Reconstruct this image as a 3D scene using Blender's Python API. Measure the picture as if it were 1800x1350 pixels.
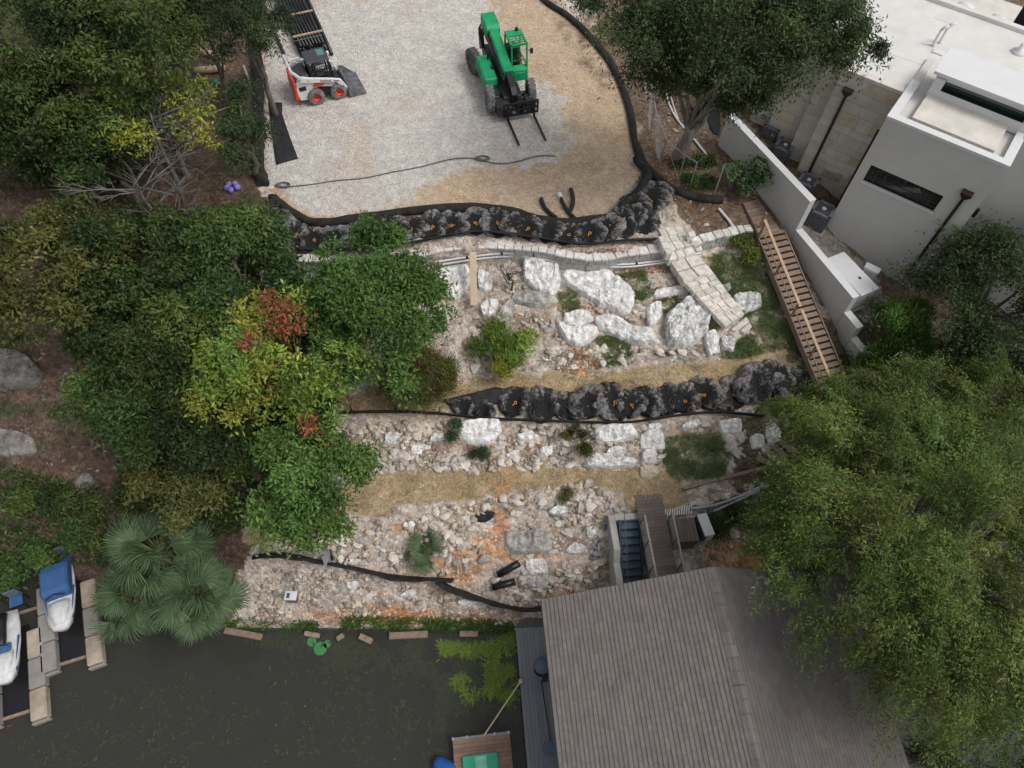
import bpy, bmesh, math, random
import numpy as np
from mathutils import Vector, Matrix
random.seed(7); RNG = np.random.default_rng(7)
for o in list(bpy.data.objects): bpy.data.objects.remove(o)
S = bpy.context.scene; C = S.collection
R = math.radians
# ---------------------------------------------------------------- camera (drone looking down the hillside)
FPX, CX, CY, CAMZ = 1249.0, 900.0, 675.0, 31.5
_d = np.array([870 - CX, -(1450 - CY), -FPX]); _d /= np.linalg.norm(_d)      # plumb line seen in the lens
_z = -_d; _y = np.array([0, 0, -1.0]); _y = _y - _z * np.dot(_y, _z); _y /= np.linalg.norm(_y); _x = np.cross(_y, _z)
ROT = np.array([_x, _y, _z])
cam = bpy.data.cameras.new('camera'); camo = bpy.data.objects.new('camera', cam); C.objects.link(camo)
cam.sensor_width = 36; cam.lens = FPX / 1800 * 36; cam.clip_end = 2000; cam.clip_start = 0.1
camo.matrix_world = Matrix([[*ROT[0], 0], [*ROT[1], 0], [*ROT[2], CAMZ], [0, 0, 0, 1]])
S.camera = camo
S.render.resolution_x, S.render.resolution_y = 1024, 768
# ---------------------------------------------------------------- sky, sun, exposure
SUN_EL, SUN_AZ = 56, 108          # soft overcast sun, high over the right side of the picture
W = bpy.data.worlds.new('World'); S.world = W; W.use_nodes = True
nt = W.node_tree; nt.nodes.clear()
sky = nt.nodes.new('ShaderNodeTexSky'); sky.sky_type = 'NISHITA'; sky.sun_disc = False
sky.sun_elevation = R(SUN_EL); sky.sun_rotation = R(SUN_AZ); sky.dust_density = 4; sky.ozone_density = 1; sky.air_density = 1
hs = nt.nodes.new('ShaderNodeHueSaturation'); hs.inputs['Saturation'].default_value = 0.22
bg = nt.nodes.new('ShaderNodeBackground'); bg.inputs['Strength'].default_value = 0.15
wo = nt.nodes.new('ShaderNodeOutputWorld')
nt.links.new(sky.outputs[0], hs.inputs['Color']); nt.links.new(hs.outputs[0], bg.inputs['Color']); nt.links.new(bg.outputs[0], wo.inputs['Surface'])
sl = bpy.data.lights.new('sun', 'SUN'); sl.energy = 1.12; sl.angle = R(18); sl.color = (1, 0.97, 0.93)
so = bpy.data.objects.new('sun', sl); C.objects.link(so)
_sd = Vector((math.sin(R(SUN_AZ)) * math.cos(R(SUN_EL)), math.cos(R(SUN_AZ)) * math.cos(R(SUN_EL)), math.sin(R(SUN_EL))))
so.rotation_euler = _sd.to_track_quat('Z', 'Y').to_euler(); so.location = (0, 0, 60)
S.view_settings.view_transform = 'Standard'; S.view_settings.look = 'None'; S.view_settings.exposure = 0.0; S.view_settings.gamma = 1
S.render.engine = 'CYCLES'
try: S.cycles.max_bounces = 6; S.cycles.transparent_max_bounces = 12
except Exception: pass

# ---------------------------------------------------------------- pixels -> directions
def ray(u, v):
    return ROT @ np.array([u - CX, -(v - CY), -FPX])
def P(u, v, z):
    r = ray(u, v); t = (z - CAMZ) / r[2]
    return Vector((r[0] * t, r[1] * t, z))
def on_plane(u, v, p, n):
    r = Vector(ray(u, v)); o = Vector((0, 0, CAMZ)); t = (Vector(p) - o).dot(n) / r.dot(n); return o + r * t
def proj(x, y, z):
    c = ROT.T @ np.array([x, y, z - CAMZ]); return CX + FPX * c[0] / -c[2], CY - FPX * c[1] / -c[2]
def Parr(u, v, z):
    d = np.stack([u - CX, -(v - CY), np.full(u.shape, -FPX)], -1) @ ROT.T
    t = (z - CAMZ) / d[..., 2]
    return d[..., 0] * t, d[..., 1] * t
# ---------------------------------------------------------------- noise
def vnoise(x, y, seed=0):
    xi = np.floor(x).astype(np.int64); yi = np.floor(y).astype(np.int64); fx = x - xi; fy = y - yi
    def h(a, b):
        n = (a * 374761393 + b * 668265263 + seed * 1442695041) & 0xffffffff
        n = ((n ^ (n >> 13)) * 1274126177) & 0xffffffff
        return ((n ^ (n >> 16)) & 0xffff) / 65535.0
    sx = fx * fx * (3 - 2 * fx); sy = fy * fy * (3 - 2 * fy)
    return (h(xi, yi) * (1 - sx) + h(xi + 1, yi) * sx) * (1 - sy) + (h(xi, yi + 1) * (1 - sx) + h(xi + 1, yi + 1) * sx) * sy
def fbm(x, y, seed=0, oc=4):
    s = 0; a = 0.5
    for i in range(oc): s = s + a * (vnoise(x * 2**i, y * 2**i, seed + i) - 0.5); a *= 0.5
    return s
def inpoly(px, py, poly):
    ins = np.zeros(px.shape, bool); n = len(poly)
    for i in range(n):
        x1, y1 = poly[i]; x2, y2 = poly[(i + 1) % n]
        if y1 == y2: continue
        c = ((y1 > py) != (y2 > py)) & (px < (x2 - x1) * (py - y1) / (y2 - y1) + x1)
        ins ^= c
    return ins
# ---------------------------------------------------------------- terrain height from the terraces seen in the photograph
_cols = {
 -900: [(-700, 9), (0, 8.6), (300, 7.8), (600, 5.2), (850, 2.2), (960, .3), (1010, -.8), (1700, -2)],
 0: [(-700, 9), (0, 8.6), (300, 8.0), (600, 5.4), (850, 2.4), (985, .3), (1030, -.8), (1700, -2)],
 170: [(-700, 8.8), (0, 8.6), (300, 8.2), (600, 5.5), (850, 2.8), (1000, .6), (1060, -.8), (1700, -2)],
 320: [(-700, 8.6), (330, 8.45), (480, 7.2), (650, 5.6), (720, 5.2), (850, 3.9), (950, 2.5), (1090, .4), (1130, -.6), (1700, -2)],
 450: [(-700, 8.5), (365, 8.5), (440, 8.3), (490, 7.3), (640, 5.8), (690, 5.5), (740, 5.2), (820, 4.3), (920, 3.7), (965, 2.8), (1000, 2.0), (1090, .45), (1112, -.3), (1150, -1.2), (1700, -2)],
 640: [(-700, 8.5), (400, 8.5), (448, 8.35), (478, 7.35), (640, 5.7), (690, 5.5), (740, 5.2), (830, 4.2), (885, 4.0), (985, 2.4), (1010, 2.0), (1090, .5), (1114, -.3), (1150, -1.2), (1700, -2)],
 900: [(-700, 8.5), (390, 8.5), (434, 8.35), (463, 7.4), (500, 7.1), (640, 5.7), (690, 5.5), (735, 5.2), (815, 4.2), (870, 4.0), (990, 2.4), (1050, 1.3), (1094, .5), (1116, -.3), (1150, -1.2), (1700, -2)],
 1060: [(-700, 8.5), (400, 8.5), (444, 8.35), (472, 7.4), (640, 5.8), (690, 5.5), (740, 5.2), (815, 4.3), (880, 4.1), (1000, 2.4), (1060, 1.4), (1105, .4), (1125, -.3), (1160, -1.2), (1700, -2)],
 1160: [(-700, 8.6), (410, 8.4), (436, 8.25), (468, 7.45), (640, 5.9), (690, 5.6), (740, 5.2), (820, 4.4), (890, 4.2), (1000, 2.6), (1060, 1.4), (1140, .2), (1170, -.5), (1700, -2)],
 1250: [(-700, 8.6), (360, 8.35), (405, 8.2), (436, 7.6), (560, 6.5), (650, 5.85), (720, 5.35), (830, 4.5), (870, 4.25), (900, 3.8), (1000, 2.6), (1100, 1), (1150, -.5), (1700, -2)],
 1400: [(-700, 8.5), (300, 8.3), (400, 7.9), (500, 7.1), (600, 6.3), (700, 5.5), (800, 4.7), (860, 4.1), (1000, 2.6), (1150, .5), (1200, -.5), (1700, -2)],
 1560: [(-700, 8.2), (300, 7.8), (420, 7.2), (560, 6.4), (700, 5.2), (850, 3.8), (1000, 2.4), (1180, .4), (1230, -.5), (1700, -2)],
 1800: [(-700, 8), (300, 7.3), (600, 5.8), (800, 4), (1000, 2.2), (1200, .3), (1260, -.5), (1700, -2)],
 2800: [(-700, 8), (300, 7.3), (600, 5.8), (800, 4), (1000, 2.2), (1200, .3), (1260, -.5), (1700, -2)]}
_cu = sorted(_cols)
PAD = [(462, -900), (820, -900), (945, -5), (1005, 30), (1060, 90), (1105, 190), (1116, 280), (1128, 305), (1075, 388), (1020, 397), (940, 400), (850, 378), (640, 388), (545, 402), (482, 362), (470, 330)]
def Zarr(u, v):
    u = np.asarray(u, float); v = np.asarray(v, float); out = np.zeros(u.shape)
    vals = [np.interp(v, [a for a, b in _cols[k]], [b for a, b in _cols[k]]) for k in _cu]
    idx = np.clip(np.searchsorted(_cu, u) - 1, 0, len(_cu) - 2)
    for i in range(len(_cu) - 1):
        m = idx == i
        t = np.clip((u - _cu[i]) / (_cu[i + 1] - _cu[i]), 0, 1); t = t * t * (3 - 2 * t)
        out = np.where(m, vals[i] * (1 - t) + vals[i + 1] * t, out)
    flat = np.clip((v - 380) / 60, 0, 1) + np.clip((470 - u) / 60, 0, 1) + np.clip((u - 1110) / 60, 0, 1)
    flat = np.clip(flat, 0.06, 1)
    water = np.clip((out + .2) / .8, 0.1, 1)
    amp = 0.42 * flat * water
    return out + amp * fbm(u / 38., v / 26., 3, 4)
def Z(u, v): return float(Zarr(np.array([u]), np.array([v]))[0])
def G(u, v, dz=0.0):
    p = P(u, v, Z(u, v)); p.z += dz; return p
def HZ(x, y):                                   # ground height under a world point
    z = 5.0
    for i in range(14):
        u, v = proj(x, y, z); z = 0.5 * z + 0.5 * Z(u, v)
    return z
# ---------------------------------------------------------------- materials
MATS = {}
def newmat(name):
    m = bpy.data.materials.new(name); m.use_nodes = True; n = m.node_tree; n.nodes.clear()
    out = n.nodes.new('ShaderNodeOutputMaterial'); b = n.nodes.new('ShaderNodeBsdfPrincipled')
    n.links.new(b.outputs[0], out.inputs['Surface']); MATS[name] = m
    return m, n, b, out
def N(n, t, **k):
    x = n.nodes.new(t)
    for a, b in k.items():
        if a.startswith('_'): setattr(x, a[1:], b)
        else: x.inputs[a.replace('_', ' ')].default_value = b
    return x
def coords(n):
    t = n.nodes.new('ShaderNodeTexCoord'); return t.outputs['Object']
def mat(name, c, rough=0.6, var=0.25, scale=3.0, bump=0.0, bscale=30.0, metal=0.0, c2=None, stretch=None, spec=0.4, attr=None, objrand=0.0):
    m, n, b, out = newmat(name)
    co = coords(n)
    if stretch:
        mp = N(n, 'ShaderNodeMapping'); mp.inputs['Scale'].default_value = stretch; n.links.new(co, mp.inputs[0]); co = mp.outputs[0]
    nz = N(n, 'ShaderNodeTexNoise', Scale=scale, Detail=6.0, Roughness=0.65); n.links.new(co, nz.inputs['Vector'])
    rp = n.nodes.new('ShaderNodeValToRGB')
    lo = [x * (1 - var) for x in c[:3]]; hi = [min(1, x * (1 + var)) for x in (c2 or c)[:3]]
    rp.color_ramp.elements[0].position = .3; rp.color_ramp.elements[1].position = .7
    rp.color_ramp.elements[0].color = (*lo, 1); rp.color_ramp.elements[1].color = (*hi, 1)
    n.links.new(nz.outputs['Fac'], rp.inputs[0]); col = rp.outputs[0]
    if attr:
        a = n.nodes.new('ShaderNodeAttribute'); a.attribute_name = attr
        mx = N(n, 'ShaderNodeMix', _data_type='RGBA', _blend_type='MULTIPLY'); mx.inputs[0].default_value = 1
        n.links.new(col, mx.inputs[6]); n.links.new(a.outputs['Color'], mx.inputs[7]); col = mx.outputs[2]
    if objrand:
        oi = n.nodes.new('ShaderNodeObjectInfo'); mr = N(n, 'ShaderNodeMapRange'); mr.inputs['To Min'].default_value = 1 - objrand; mr.inputs['To Max'].default_value = 1 + objrand
        n.links.new(oi.outputs['Random'], mr.inputs['Value'])
        h = n.nodes.new('ShaderNodeHueSaturation'); n.links.new(mr.outputs[0], h.inputs['Value']); n.links.new(col, h.inputs['Color']); col = h.outputs[0]
    n.links.new(col, b.inputs['Base Color'])
    b.inputs['Roughness'].default_value = rough; b.inputs['Metallic'].default_value = metal; b.inputs['Specular IOR Level'].default_value = spec
    if bump:
        n2 = N(n, 'ShaderNodeTexNoise', Scale=bscale, Detail=5.0, Roughness=0.6); n.links.new(co, n2.inputs['Vector'])
        bp = N(n, 'ShaderNodeBump', Strength=bump, Distance=0.05); n.links.new(n2.outputs['Fac'], bp.inputs['Height']); n.links.new(bp.outputs[0], b.inputs['Normal'])
    return m
# ---------------------------------------------------------------- mesh helpers
class MB:
    def __init__(s): s.v = []; s.f = []
    def add(s, vs, fs):
        b = len(s.v); s.v += [tuple(x) for x in vs]; s.f += [tuple(i + b for i in q) for q in fs]; return s
    def box(s, c, d, rot=None, taper=1.0):
        h = [x / 2 for x in d]; vs = []
        for z in (-1, 1):
            k = taper if z > 0 else 1
            for x, y in ((-1, -1), (1, -1), (1, 1), (-1, 1)):
                p = Vector((x * h[0] * k, y * h[1] * k, z * h[2]))
                if rot is not None: p = rot @ p
                vs.append(p + Vector(c))
        return s.add(vs, [(3, 2, 1, 0), (4, 5, 6, 7), (0, 1, 5, 4), (1, 2, 6, 5), (2, 3, 7, 6), (3, 0, 4, 7)])
    def bar(s, a, b, w, h=None, up=(0, 0, 1)):
        a = Vector(a); b = Vector(b); d = b - a; L = d.length; x = d / L
        up = Vector(up); y = up.cross(x)
        if y.length < 1e-4: y = Vector((0, 1, 0)).cross(x)
        y.normalize(); z = x.cross(y); m = Matrix((x, y, z)).transposed()
        return s.box((a + b) / 2, (L, w, h or w), m)
    def tube(s, pts, r, n=8, cap=True, flat=1.0):
        pts = [Vector(p) for p in pts]; rs = r if hasattr(r, '__len__') else [r] * len(pts); vs = []; fs = []
        pu = None
        for i, p in enumerate(pts):
            t = (pts[min(i + 1, len(pts) - 1)] - pts[max(i - 1, 0)]).normalized()
            if pu is None: u = Vector((0, 0, 1)).cross(t); u = u if u.length > .05 else Vector((1, 0, 0)).cross(t)
            else: u = pu - t * pu.dot(t)
            u.normalize(); pu = u; w = t.cross(u)
            for k in range(n):
                a = 2 * math.pi * k / n; vs.append(p + u * (math.cos(a) * rs[i]) + w * (math.sin(a) * rs[i] * flat))
        for i in range(len(pts) - 1):
            for k in range(n): fs.append((i * n + k, i * n + (k + 1) % n, (i + 1) * n + (k + 1) % n, (i + 1) * n + k))
        if cap: fs.append(tuple(range(n))[::-1]); fs.append(tuple((len(pts) - 1) * n + k for k in range(n)))
        return s.add(vs, fs)
    def prism(s, poly, ax, t0, t1):
        # polygon (list of 2-tuples) extruded along axis ax ('x','y','z') from t0 to t1
        def m(p, t): return {'x': (t, p[0], p[1]), 'y': (p[0], t, p[1]), 'z': (p[0], p[1], t)}[ax]
        n = len(poly); vs = [m(p, t0) for p in poly] + [m(p, t1) for p in poly]
        return s.add(vs, [tuple(range(n))[::-1], tuple(range(n, 2 * n))] + [(i, (i + 1) % n, n + (i + 1) % n, n + i) for i in range(n)])
    def slab(s, top, depth):
        n = len(top); vs = [Vector(p) for p in top] + [Vector(p) - Vector((0, 0, depth)) for p in top]
        return s.add(vs, [tuple(range(n)), tuple(range(2 * n - 1, n - 1, -1))] + [(i, n + i, n + (i + 1) % n, (i + 1) % n) for i in range(n)])
    def lathe(s, prof, c, axis, n=16, cap=True):
        axis = Vector(axis).normalized(); u = axis.orthogonal().normalized(); w = axis.cross(u); vs = []; fs = []
        for (r, t) in prof:
            for k in range(n):
                a = 2 * math.pi * k / n; vs.append(Vector(c) + axis * t + u * (r * math.cos(a)) + w * (r * math.sin(a)))
        for i in range(len(prof) - 1):
            for k in range(n): fs.append((i * n + k, i * n + (k + 1) % n, (i + 1) * n + (k + 1) % n, (i + 1) * n + k))
        if cap: fs.append(tuple(range(n))[::-1]); fs.append(tuple((len(prof) - 1) * n + k for k in range(n)))
        return s.add(vs, fs)
    def build(s, name, m, parent=None, smooth=False, bevel=0.0, world=False):
        vs = s.v
        if parent is not None and world:
            L = parent_world(parent); vs = [(x - L.x, y - L.y, z - L.z) for x, y, z in vs]
        me = bpy.data.meshes.new(name); me.from_pydata(vs, [], s.f); 
        bm = bmesh.new(); bm.from_mesh(me); bmesh.ops.recalc_face_normals(bm, faces=bm.faces)
        if bevel: bmesh.ops.bevel(bm, geom=[e for e in bm.edges if e.is_manifold and e.calc_face_angle(0) > .6], offset=bevel, segments=1, affect='EDGES', profile=.5)
        bm.to_mesh(me); bm.free()
        return link(name, me, m, parent, smooth)
def parent_world(p):
    L = Vector((0, 0, 0))
    while p is not None: L = L + p.location; p = p.parent
    return L
def link(name, me, m, parent=None, smooth=False):
    if m and not me.materials: me.materials.append(MATS[m] if isinstance(m, str) else m)
    if smooth: me.polygons.foreach_set('use_smooth', [True] * len(me.polygons))
    o = bpy.data.objects.new(name, me); C.objects.link(o)
    if parent is not None: o.parent = parent
    return o
def tag(o, label, cat, group=None):
    o['label'] = label; o['category'] = cat
    if group: o['group'] = group
    return o
def struct(o, kind='structure'): o['kind'] = kind; return o
def thing(name, label, cat, loc=(0, 0, 0), rz=0, group=None):
    o = bpy.data.objects.new(name, None); C.objects.link(o); o.empty_display_size = .2
    o.location = loc; o.rotation_euler = (0, 0, rz); return tag(o, label, cat, group)
def npmesh(name, V, F, cols=None):
    me = bpy.data.meshes.new(name); V = np.asarray(V, np.float32); F = np.asarray(F, np.int32)
    me.vertices.add(len(V)); me.vertices.foreach_set('co', V.ravel())
    k = F.shape[1]; me.loops.add(F.size); me.loops.foreach_set('vertex_index', F.ravel())
    me.polygons.add(len(F)); me.polygons.foreach_set('loop_start', np.arange(0, F.size, k, dtype=np.int32))
    me.update(calc_edges=True)
    if cols is not None:
        a = me.color_attributes.new('Col', 'FLOAT_COLOR', 'POINT')
        cc = np.ones((len(V), 4), np.float32); cc[:, :3] = cols; a.data.foreach_set('color', cc.ravel())
    return me
def copy_tree(o, parent=None):
    c = o.copy(); C.objects.link(c); c.parent = parent
    for ch in list(o.children): copy_tree(ch, c)
    return c
# ================================================================ ground
def ground_mat(name, stone, sscale, samount, bump, light=(.62, .58, .53), fine=9.0):
    m, n, b, out = newmat(name); co = coords(n)
    a = n.nodes.new('ShaderNodeAttribute'); a.attribute_name = 'Col'
    # warped stone cells
    nw = N(n, 'ShaderNodeTexNoise', Scale=fine, Detail=3.0); n.links.new(co, nw.inputs['Vector'])
    mv = N(n, 'ShaderNodeMix', _data_type='VECTOR'); mv.inputs[0].default_value = .06; n.links.new(co, mv.inputs[4]); n.links.new(nw.outputs['Color'], mv.inputs[5])
    vo = N(n, 'ShaderNodeTexVoronoi', Scale=sscale); n.links.new(mv.outputs[1], vo.inputs['Vector'])
    sp = n.nodes.new('ShaderNodeSeparateColor'); n.links.new(vo.outputs['Color'], sp.inputs[0])
    mr = N(n, 'ShaderNodeMapRange'); mr.inputs['To Min'].default_value = 1 - samount; mr.inputs['To Max'].default_value = 1 + samount
    n.links.new(sp.outputs[0], mr.inputs['Value'])
    hs = n.nodes.new('ShaderNodeHueSaturation'); n.links.new(mr.outputs[0], hs.inputs['Value']); n.links.new(a.outputs['Color'], hs.inputs['Color'])
    # a share of the cells are pale stones
    gt = N(n, 'ShaderNodeMath', _operation='LESS_THAN'); gt.inputs[1].default_value = stone; n.links.new(sp.outputs[1], gt.inputs[0])
    dd = N(n, 'ShaderNodeMath', _operation='LESS_THAN'); dd.inputs[1].default_value = .38; n.links.new(vo.outputs['Distance'], dd.inputs[0])
    nm = N(n, 'ShaderNodeTexNoise', Scale=.9, Detail=4.0); n.links.new(co, nm.inputs['Vector'])
    th = N(n, 'ShaderNodeMapRange'); th.inputs['From Min'].default_value = .42; th.inputs['From Max'].default_value = .58; n.links.new(nm.outputs['Fac'], th.inputs['Value'])
    m1 = N(n, 'ShaderNodeMath', _operation='MULTIPLY'); n.links.new(gt.outputs[0], m1.inputs[0]); n.links.new(dd.outputs[0], m1.inputs[1])
    m2 = N(n, 'ShaderNodeMath', _operation='MULTIPLY'); n.links.new(m1.outputs[0], m2.inputs[0]); n.links.new(th.outputs[0], m2.inputs[1])
    m3 = N(n, 'ShaderNodeMath', _operation='MULTIPLY'); n.links.new(m2.outputs[0], m3.inputs[0]); n.links.new(a.outputs['Alpha'], m3.inputs[1])
    mx = N(n, 'ShaderNodeMix', _data_type='RGBA'); n.links.new(m3.outputs[0], mx.inputs[0]); n.links.new(hs.outputs[0], mx.inputs[6]); mx.inputs[7].default_value = (*light, 1)
    # dust and dirt
    nd = N(n, 'ShaderNodeTexNoise', Scale=5.0, Detail=8.0, Roughness=.7); n.links.new(co, nd.inputs['Vector'])
    r2 = N(n, 'ShaderNodeMapRange'); r2.inputs['From Min'].default_value = .25; r2.inputs['From Max'].default_value = .75; r2.inputs['To Min'].default_value = .72; r2.inputs['To Max'].default_value = 1.25
    n.links.new(nd.outputs['Fac'], r2.inputs['Value'])
    h2 = n.nodes.new('ShaderNodeHueSaturation'); n.links.new(r2.outputs[0], h2.inputs['Value']); n.links.new(mx.outputs[2], h2.inputs['Color'])
    n.links.new(h2.outputs[0], b.inputs['Base Color']); b.inputs['Roughness'].default_value = .95; b.inputs['Specular IOR Level'].default_value = .15
    ad = N(n, 'ShaderNodeMath', _operation='MULTIPLY_ADD'); ad.inputs[1].default_value = -1.0; n.links.new(vo.outputs['Distance'], ad.inputs[0]); n.links.new(nd.outputs['Fac'], ad.inputs[2])
    bp = N(n, 'ShaderNodeBump', Strength=bump, Distance=.09); n.links.new(ad.outputs[0], bp.inputs['Height']); n.links.new(bp.outputs[0], b.inputs['Normal'])
ground_mat('hillside', .5, 7.5, .34, .55, (.63, .58, .525))
ground_mat('gravel', .34, 13.0, .17, .7, (.72, .70, .68), 14)
ground_mat('straw', .12, 16.0, .2, .6, (.55, .46, .33), 20)
def axis(a, b, fine, lo, hi, coarse=45):
    return np.concatenate([np.arange(lo, a, coarse), np.arange(a, b, fine), np.arange(b, hi, coarse)]).astype(float)
UA = axis(-60, 1860, 4, -900, 2700); VA = axis(-40, 1170, 4, -690, 1690)
UU, VV = np.meshgrid(UA, VA)
ZZ = Zarr(UU, VV); XX, YY = Parr(UU, VV, ZZ)
w1 = fbm(UU / 22., VV / 16., 11, 4); w2 = fbm(UU / 22., VV / 16., 31, 4)
wu, wv = UU + w1 * 46, VV + w2 * 34
nA = fbm(UU / 90., VV / 60., 5, 5); nB = fbm(UU / 14., VV / 10., 8, 4); nC = fbm(UU / 40., VV / 28., 19, 4)
col = np.zeros(UU.shape + (3,)); col[:] = (.47, .40, .34); alpha = np.ones(UU.shape)
def paint(mask, c, a=1.0, st=None):
    k = (mask * a)[..., None]; col[:] = col * (1 - k) + np.array(c) * k
    if st is not None: alpha[:] = np.where(mask * a > .5, st, alpha)
def zone(poly, c, a=1.0, st=None, soft=None):
    m = inpoly(wu, wv, poly).astype(float)
    if soft is not None: m = m * np.clip(soft, 0, 1)
    paint(m, c, a, st)
SOIL_SHADED = (.115, .078, .058)  # woodland soil, darkened so the canopy's shade sits in its colour
# brown soil between the pale stones of the slopes
paint(np.clip(nC * 5 - .1, 0, 1), (.27, .20, .155), .9)
paint(np.clip(-nC * 6 - .9, 0, 1), (.60, .555, .50), .7)
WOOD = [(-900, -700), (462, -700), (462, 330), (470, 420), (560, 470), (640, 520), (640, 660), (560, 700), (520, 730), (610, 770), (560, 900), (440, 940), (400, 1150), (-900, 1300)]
zone(WOOD, SOIL_SHADED, 1, .12)
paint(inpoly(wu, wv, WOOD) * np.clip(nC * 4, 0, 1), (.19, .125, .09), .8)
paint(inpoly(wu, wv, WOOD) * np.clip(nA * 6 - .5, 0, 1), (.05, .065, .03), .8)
zone([(945, -700), (2700, -700), (2700, 1000), (1800, 760), (1500, 600), (1380, 460), (1330, 405), (1220, 425), (1185, 350), (1130, 310), (1112, 200), (1050, 80)], (.165, .118, .083), 1, .25)
paint(inpoly(wu, wv, [(1112, 60), (1330, 20), (1380, 300), (1260, 400), (1150, 330)]) * np.clip(nA * 5 + .4, 0, 1), (.12, .07, .04), .6)
zone([(1290, 560), (1400, 640), (1290, 760), (1300, 1100), (1300, 1700), (2700, 1700), (2700, 500), (1500, 560)], (.12, .1, .07), 1, .15)
# shrubby green ground among the rubble
for c, rx, ry in (((1010, 640), 60, 20), ((1190, 625), 50, 16), ((1250, 960), 40, 30), ((1290, 900), 40, 30)):
    paint(np.clip(1.3 - ((wu - c[0]) / rx)**2 - ((wv - c[1]) / ry)**2, 0, 1), (.07, .09, .04), .6)
# the grassy bank on the right and the grass patches
GRASS = [[(1235, 455), (1345, 425), (1372, 500), (1395, 610), (1300, 632), (1255, 628), (1320, 585), (1255, 500)],
         [(1075, 485), (1130, 475), (1150, 520), (1120, 535), (1090, 520)], [(980, 515), (1015, 510), (1022, 550), (995, 560)],
         [(1045, 595), (1100, 585), (1115, 640), (1065, 645)], [(1165, 770), (1260, 760), (1285, 800), (1270, 838), (1190, 848), (1160, 815)],
         [(1385, 560), (1410, 560), (1450, 690), (1420, 690)], [(1150, 530), (1190, 520), (1195, 545), (1165, 552)], [(1225, 560), (1262, 575), (1255, 590), (1230, 580)], [(1310, 700), (1400, 690), (1400, 730), (1320, 735)]]
for g in GRASS: zone(g, (.12, .155, .06), .85, .15, nB * 5 + .65)
zone([(1300, 190), (1445, 405), (1545, 470), (1560, 560), (1505, 560), (1400, 400), (1285, 215)], (.33, .30, .27), .9, .1)
# straw covered paths
PATHS = [[(540, 715), (640, 695), (790, 672), (900, 662), (1060, 655), (1180, 640), (1260, 632), (1300, 612), (1385, 598), (1402, 660), (1300, 668), (1200, 695), (1000, 705), (880, 705), (780, 722), (640, 726), (560, 730)],
         [(625, 842), (760, 822), (900, 816), (1040, 826), (1150, 818), (1195, 842), (1212, 872), (1190, 905), (1085, 892), (1088, 864), (1030, 852), (900, 864), (800, 880), (700, 887), (600, 908), (560, 934), (440, 958), (420, 930), (560, 900)]]
for i, p in enumerate(PATHS):
    zone(p, (.42, .325, .195), 1, .5)
    paint(inpoly(wu, wv, p) * np.clip(nA * 6, 0, 1), (.38, .26, .14), .5)
    paint(inpoly(wu, wv, p) * np.clip(nC * 4 - .4, 0, 1), (.47, .385, .25), .6)
# orange clay where the cut is fresh
paint(np.clip(fbm(UU / 26., VV / 18., 91, 4) * 6 - .75, 0, 1) * inpoly(UU, VV, [(560, 740), (1280, 740), (1280, 830), (1060, 1060), (450, 1100), (450, 960)]), (.44, .29, .19), .65)
ORG = (.47, .235, .115)
for c, rx, ry, k in (((805, 995), 30, 24, 1.4), ((880, 905), 13, 45, 1.2), ((865, 960), 35, 30, .9), ((640, 1078), 90, 12, 1.1), ((760, 1082), 90, 12, 1.1), ((745, 1000), 30, 16, .8), ((930, 975), 45, 8, 1.0), ((1010, 540), 30, 8, .8), ((1100, 470), 70, 6, 1.), ((995, 590), 14, 30, .7), ((880, 845), 24, 12, .8), ((985, 1050), 50, 14, .9), ((1020, 650), 16, 12, .8), ((690, 925), 15, 10, .7), ((900, 690), 40, 6, .6), ((1300, 975), 60, 30, .9)):
    e = k - ((wu - c[0]) / (rx * 1.35))**2 - ((wv - c[1]) / (ry * 1.3))**2
    paint(np.clip(e * 1.2 + nB * 2.6, 0, 1), ORG, .8, None)
zone([(540, 1000), (620, 1010), (640, 1060), (560, 1080), (480, 1060), (500, 1010)], (.36, .325, .29), .7)
# the pad: white limestone gravel and tan base
padm = inpoly(UU, VV, PAD)
paint(padm.astype(float), (.54, .405, .285), 1, .45)
paint(padm * np.clip(nA * 5 + .2, 0, 1), (.55, .44, .33), .6)
WHITE = [(455, -700), (800, -700), (862, -5), (868, 30), (905, 120), (935, 135), (975, 150), (1000, 210), (1000, 262), (975, 285), (905, 290), (850, 296), (735, 330), (705, 362), (620, 380), (560, 384), (505, 352), (470, 330)]
wm = inpoly(UU + w1 * 60, VV + w2 * 50, WHITE)
paint((wm & padm).astype(float), (.575, .535, .495), 1, 1)
paint((wm & padm) * np.clip(nA * 5 - .35, 0, 1), (.55, .455, .37), .75)
paint((wm & padm) * np.clip(fbm(UU / 60., VV / 50., 77, 4) * 6 - .7, 0, 1), (.5, .43, .37), .55)
paint(padm * (np.clip(1.2 - ((wu - 1035) / 70)**2 - ((wv - 95 - (UU - 1035) * 1.05) / 42)**2, 0, 1)) * np.clip(nB * 4 + .55, 0, 1), (.20, .13, .085), .9)
paint(padm * np.clip((wu - 900) / 200, 0, 1) * np.clip(nC * 4 - .2, 0, 1), (.40, .27, .165), .6)
paint(np.clip((-.02 - ZZ) / .12, 0, 1), (.040, .040, .030), 1, 0)
col *= (1 + nB * .35)[..., None]; col = np.clip(col, .01, .85)
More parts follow.
